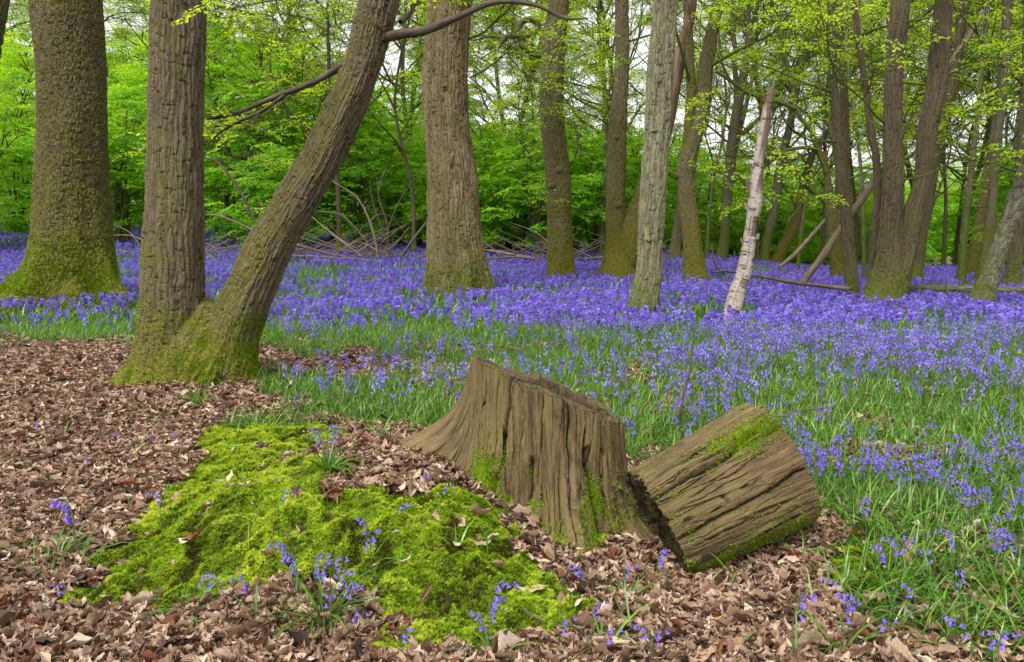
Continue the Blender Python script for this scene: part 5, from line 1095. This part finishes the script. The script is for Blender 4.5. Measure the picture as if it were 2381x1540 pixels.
stick([(1812, 622, 10), (1850, 590, 10), (1890, 545, 9), (1925, 505, 7)], Yb+8, 'thinner dead branch leaning parallel below the long dead trunk', 'stick')
lg = gstick([(2080, 713, 12), (2180, 713, 13), (2290, 716, 11), (2381, 718, 11), (2500, 722, 11)], .30, name='fallen_log', mat='pale'); tag(lg, 'long thin fallen log lying in bluebells at right', 'log')
lg = gstick([(1655, 668, 4), (1690, 664, 6), (1730, 672, 6), (1767, 680, 7), (1845, 700, 9), (1900, 710, 9), (1975, 720, 10)], .34, name='dead_branch', mat='pole'); tag(lg, 'thin fallen branch across the bluebells behind the birch snag', 'dead branch')
Yk = G(1700, 690)[1]
stick([(1652, 688, 3), (1672, 672, 5), (1698, 660, 6), (1712, 661, 4)], Yk, 'short forked twig end left of the birch snag', m=6)
stick([(1656, 565, 2), (1658, 600, 4), (1672, 625, 5), (1704, 649, 5), (1740, 668, 4)], Yk+3, 'arched dark bough end behind the birch snag', 'twig', m=6)
stick([(2200, 650, 3), (2200, 672, 5), (2206, 690, 6), (2225, 703, 6), (2248, 712, 5)], 13.4, 'crooked dark branch poking up by the fallen log', 'twig', m=6, twigs=3, seed=4)
stick([(2206, 688, 5), (2195, 700, 5), (2184, 712, 4)], 13.4, 'short prop of a crooked branch by the fallen log', 'twig', m=6)
ps = G(1577, 1010)[1]
stick([(1577, 1012, 7), (1580, 960, 7), (1592, 900, 6), (1603, 860, 6), (1607, 820, 5), (1612, 790, 4)], ps, 'single bare upright twig between stump and log', 'twig', cat='twig', name='twig', m=8, twigs=1, wob=.05)
stick([(1765, 985, 4), (1790, 970, 5), (1830, 967, 4), (1850, 957, 4), (1900, 952, 3), (1940, 948, 2)], 3.7, 'bare twig sticking out behind the top of the log', 'twig', cat='twig', name='twig', m=8, twigs=3, seed=3, wob=.05)
stick([(1105, 790, 4), (1120, 800, 4), (1160, 806, 3), (1200, 810, 4), (1240, 828, 3)], G(1160, 835)[1], 'pale forked twig lying in the grass behind the stump', cat='twig', name='twig', m=6, twigs=4, seed=9)
stick([(1130, 1158, 4), (1150, 1165, 4), (1170, 1180, 4), (1178, 1200, 3), (1180, 1220, 3)], 2.78, 'curved dark twig at the foot of the stump above the moss', 'twig', cat='twig', name='twig', m=6, wob=.05)
# brush pile between the leaning stem and the ribbed trunk
brush = [[(475, 500, 4), (520, 505, 7), (600, 540, 8), (700, 572, 8), (800, 598, 6), (860, 605, 4)], [(470, 600, 4), (560, 592, 9), (700, 596, 11), (800, 602, 9), (880, 608, 7)], [(740, 492, 8), (790, 500, 9), (830, 535, 9), (865, 580, 9), (880, 605, 8)],
         [(770, 420, 4), (830, 460, 6), (862, 520, 8), (880, 600, 9)], [(860, 420, 3), (870, 480, 6), (892, 540, 8), (905, 590, 8)], [(935, 598, 10), (955, 565, 10), (990, 520, 9), (1000, 500, 8)], [(905, 585, 5), (900, 520, 5), (880, 450, 5), (900, 385, 3)],
         [(895, 560, 4), (915, 500, 5), (940, 450, 4), (985, 395, 3)], [(745, 505, 4), (800, 555, 5), (860, 590, 4)], [(700, 480, 3), (760, 535, 4), (840, 595, 4)], [(690, 600, 7), (790, 607, 8), (880, 612, 6)], [(860, 515, 6), (880, 500, 6), (910, 505, 5), (940, 540, 3)],
         [(1120, 580, 7), (1180, 590, 9), (1230, 600, 8), (1250, 608, 5)], [(1130, 602, 6), (1200, 598, 7), (1260, 605, 5)], [(1340, 604, 10), (1400, 600, 12), (1440, 598, 10)], [(1000, 590, 7), (970, 600, 9), (930, 610, 7)], [(1140, 560, 4), (1190, 585, 6), (1225, 604, 6)],
         [(245, 578, 7), (290, 585, 8), (335, 600, 6)], [(250, 548, 4), (300, 548, 4), (335, 560, 5)], [(260, 520, 3), (300, 540, 4), (330, 575, 4)]]
Rg = np.random.default_rng(8)
for k in range(130):
    cx = Rg.uniform(465, 960) if k % 3 else Rg.uniform(1110, 1560); L = Rg.uniform(60, 170); a = Rg.choice([-1, 1])*Rg.uniform(.08, .7); y0 = Rg.uniform(585, 612)
    w_ = Rg.uniform(1.8, 4.4); dx, dy = math.cos(a)*L/2, math.sin(abs(a))*L/2; s_ = 1 if a > 0 else -1
    brush.append([(cx-s_*dx, y0-2*dy, w_*.5), (cx+Rg.normal()*6, y0-dy+Rg.normal()*7, w_), (cx+s_*dx, y0, w_)])
for k, b in enumerate(brush):
    Y = 22.5+Rg.random()*2.2
    lab = {2: 'thick arched pale branch in the brush pile', 5: 'mossy pale branch propped left of the ribbed trunk', 14: 'pale thick log end lying beyond the mossy trunk'}.get(k)
    b = [(x, y, w_*.72) for x, y, w_ in b]
    stick(b, Y, lab or 'bare dead branch among the heaped brushwood at the thicket edge', 'stick' if k % 3 == 0 else 'twig', group=None if lab else 'dead branches heaped at the thicket edge', m=6, seed=k, twigs=2 if k < 12 else 0, Y2=Y+Rg.normal()*.5)
# thin pole-like shoots behind the brush pile
def fence():
    Y = 56.; A = at(2120, 600, Y); B_ = at(2235, 606, Y-4); t = empty('wooden_fence', (A[0], A[1], float(TZ(A[0], A[1]))), 'low pale wooden rail fence far off at right', 'fence'); o = np.array(t.location)
    for k in range(5):
        p = A+(B_-A)*k/4; zb = float(TZ(p[0], p[1])); S = Soup(); x, y = p[0], p[1]; h = 1.15
        V = np.array([[x+dx, y+dy, zb+z] for z in (-.1, h) for dx, dy in ((-.07, -.07), (.07, -.07), (.07, .07), (-.07, .07))]+[[x, y, zb+h+.04]]); S.add(V, np.array([[0, 1, 5, 4], [1, 2, 6, 5], [2, 3, 7, 6], [3, 0, 4, 7]])); S.add(V, np.array([[4, 5, 8], [5, 6, 8], [6, 7, 8], [7, 4, 8]])); S.build('post', M['fence'], t, smooth=False, origin=o)
    for r_ in (.35, .68, 1.0):
        S = Soup(); a = np.array([A[0], A[1]-.1, float(TZ(A[0], A[1]))+r_]); b = np.array([B_[0], B_[1]-.1, float(TZ(B_[0], B_[1]))+r_]); d = b-a
        V = np.array([p+[0, dy, dz] for p in (a, b) for dy, dz in ((-.03, -.06), (.03, -.06), (.03, .06), (-.03, .06))]); S.add(V, np.array([[0, 1, 5, 4], [1, 2, 6, 5], [2, 3, 7, 6], [3, 0, 4, 7], [0, 3, 2, 1], [4, 5, 6, 7]])); S.build('rail', M['fence'], t, smooth=False, origin=o)
M['fence'] = simple_mat('pale_fence_timber', (.38, .30, .19), (.55, .46, .31), 6)
fence()
for k in range(26):
    x, y = Rg.uniform(0, 700) if k % 2 else Rg.uniform(1200, 2000), Rg.uniform(900, 1500) if k % 2 else Rg.uniform(1330, 1520); a = Rg.uniform(-.5, .5); L = Rg.uniform(25, 80); wd = Rg.uniform(2.2, 4.5)
    o = gstick([(x-L, y+a*L, wd*.6), (x, y+Rg.normal()*5, wd), (x+L, y-a*L, wd*.5)], .035, name='fallen_twig', mat='twig'); tag(o, 'thin dark twig lying on the dead leaves', 'twig', 'twigs lying on the leaf litter')
# one big brown leaf and a few stones in front
S = Soup(); V, F = leaf_tmpl(np.random.default_rng(43), .62, 10, 7); p = G(632, 1490)+[0, 0, .05]
S.add(V*[.13, .13, .08]@rotm([1.9], [.5], [.3])[0].T, F, .18); bl_ = S.build('fallen_leaf', M['litter']); bl_.location = p; tag(bl_, 'large dark brown oval leaf upright in litter at bottom', 'leaf')
# overhanging fresh leaves at the top, from a twig out of frame
def overhang(x, y, Y, n, seed, label, w_=90, h_=25):
    R = np.random.default_rng(seed); p = at(x, y-30, Y); t = empty('overhanging_twig', p, label, 'twig'); ST, SL = Soup(), Soup()
    d = np.array([-.8, .1, -.12]); e = p+d*w_/FPX*Y; tube(ST, np.array([p-d*1., p, e]), [.012, .007, .002], 12, 5)
    for k in range(n):
        u = R.random(); q = p+(e-p)*u; put_sprays(SL, ST, q[None], np.array([PI+R.normal()*1.]), np.array([.15+.2*R.normal()]), np.array([.55+.3*R.random()]), np.array([.6]), R, SPR_S)
    ST.build('twig', M['twig'], t, origin=p); SL.build('leaves', M['fresh'], t, smooth=False, origin=p)
overhang(660, 25, 5.5, 5, 1, 'leafy green twig hanging in at the top above the leaning stem', 240)
overhang(1070, 5, 5.5, 2, 2, 'small leafy twig hanging in at the top by the ribbed trunk', 110)
print('objects', len(bpy.data.objects))
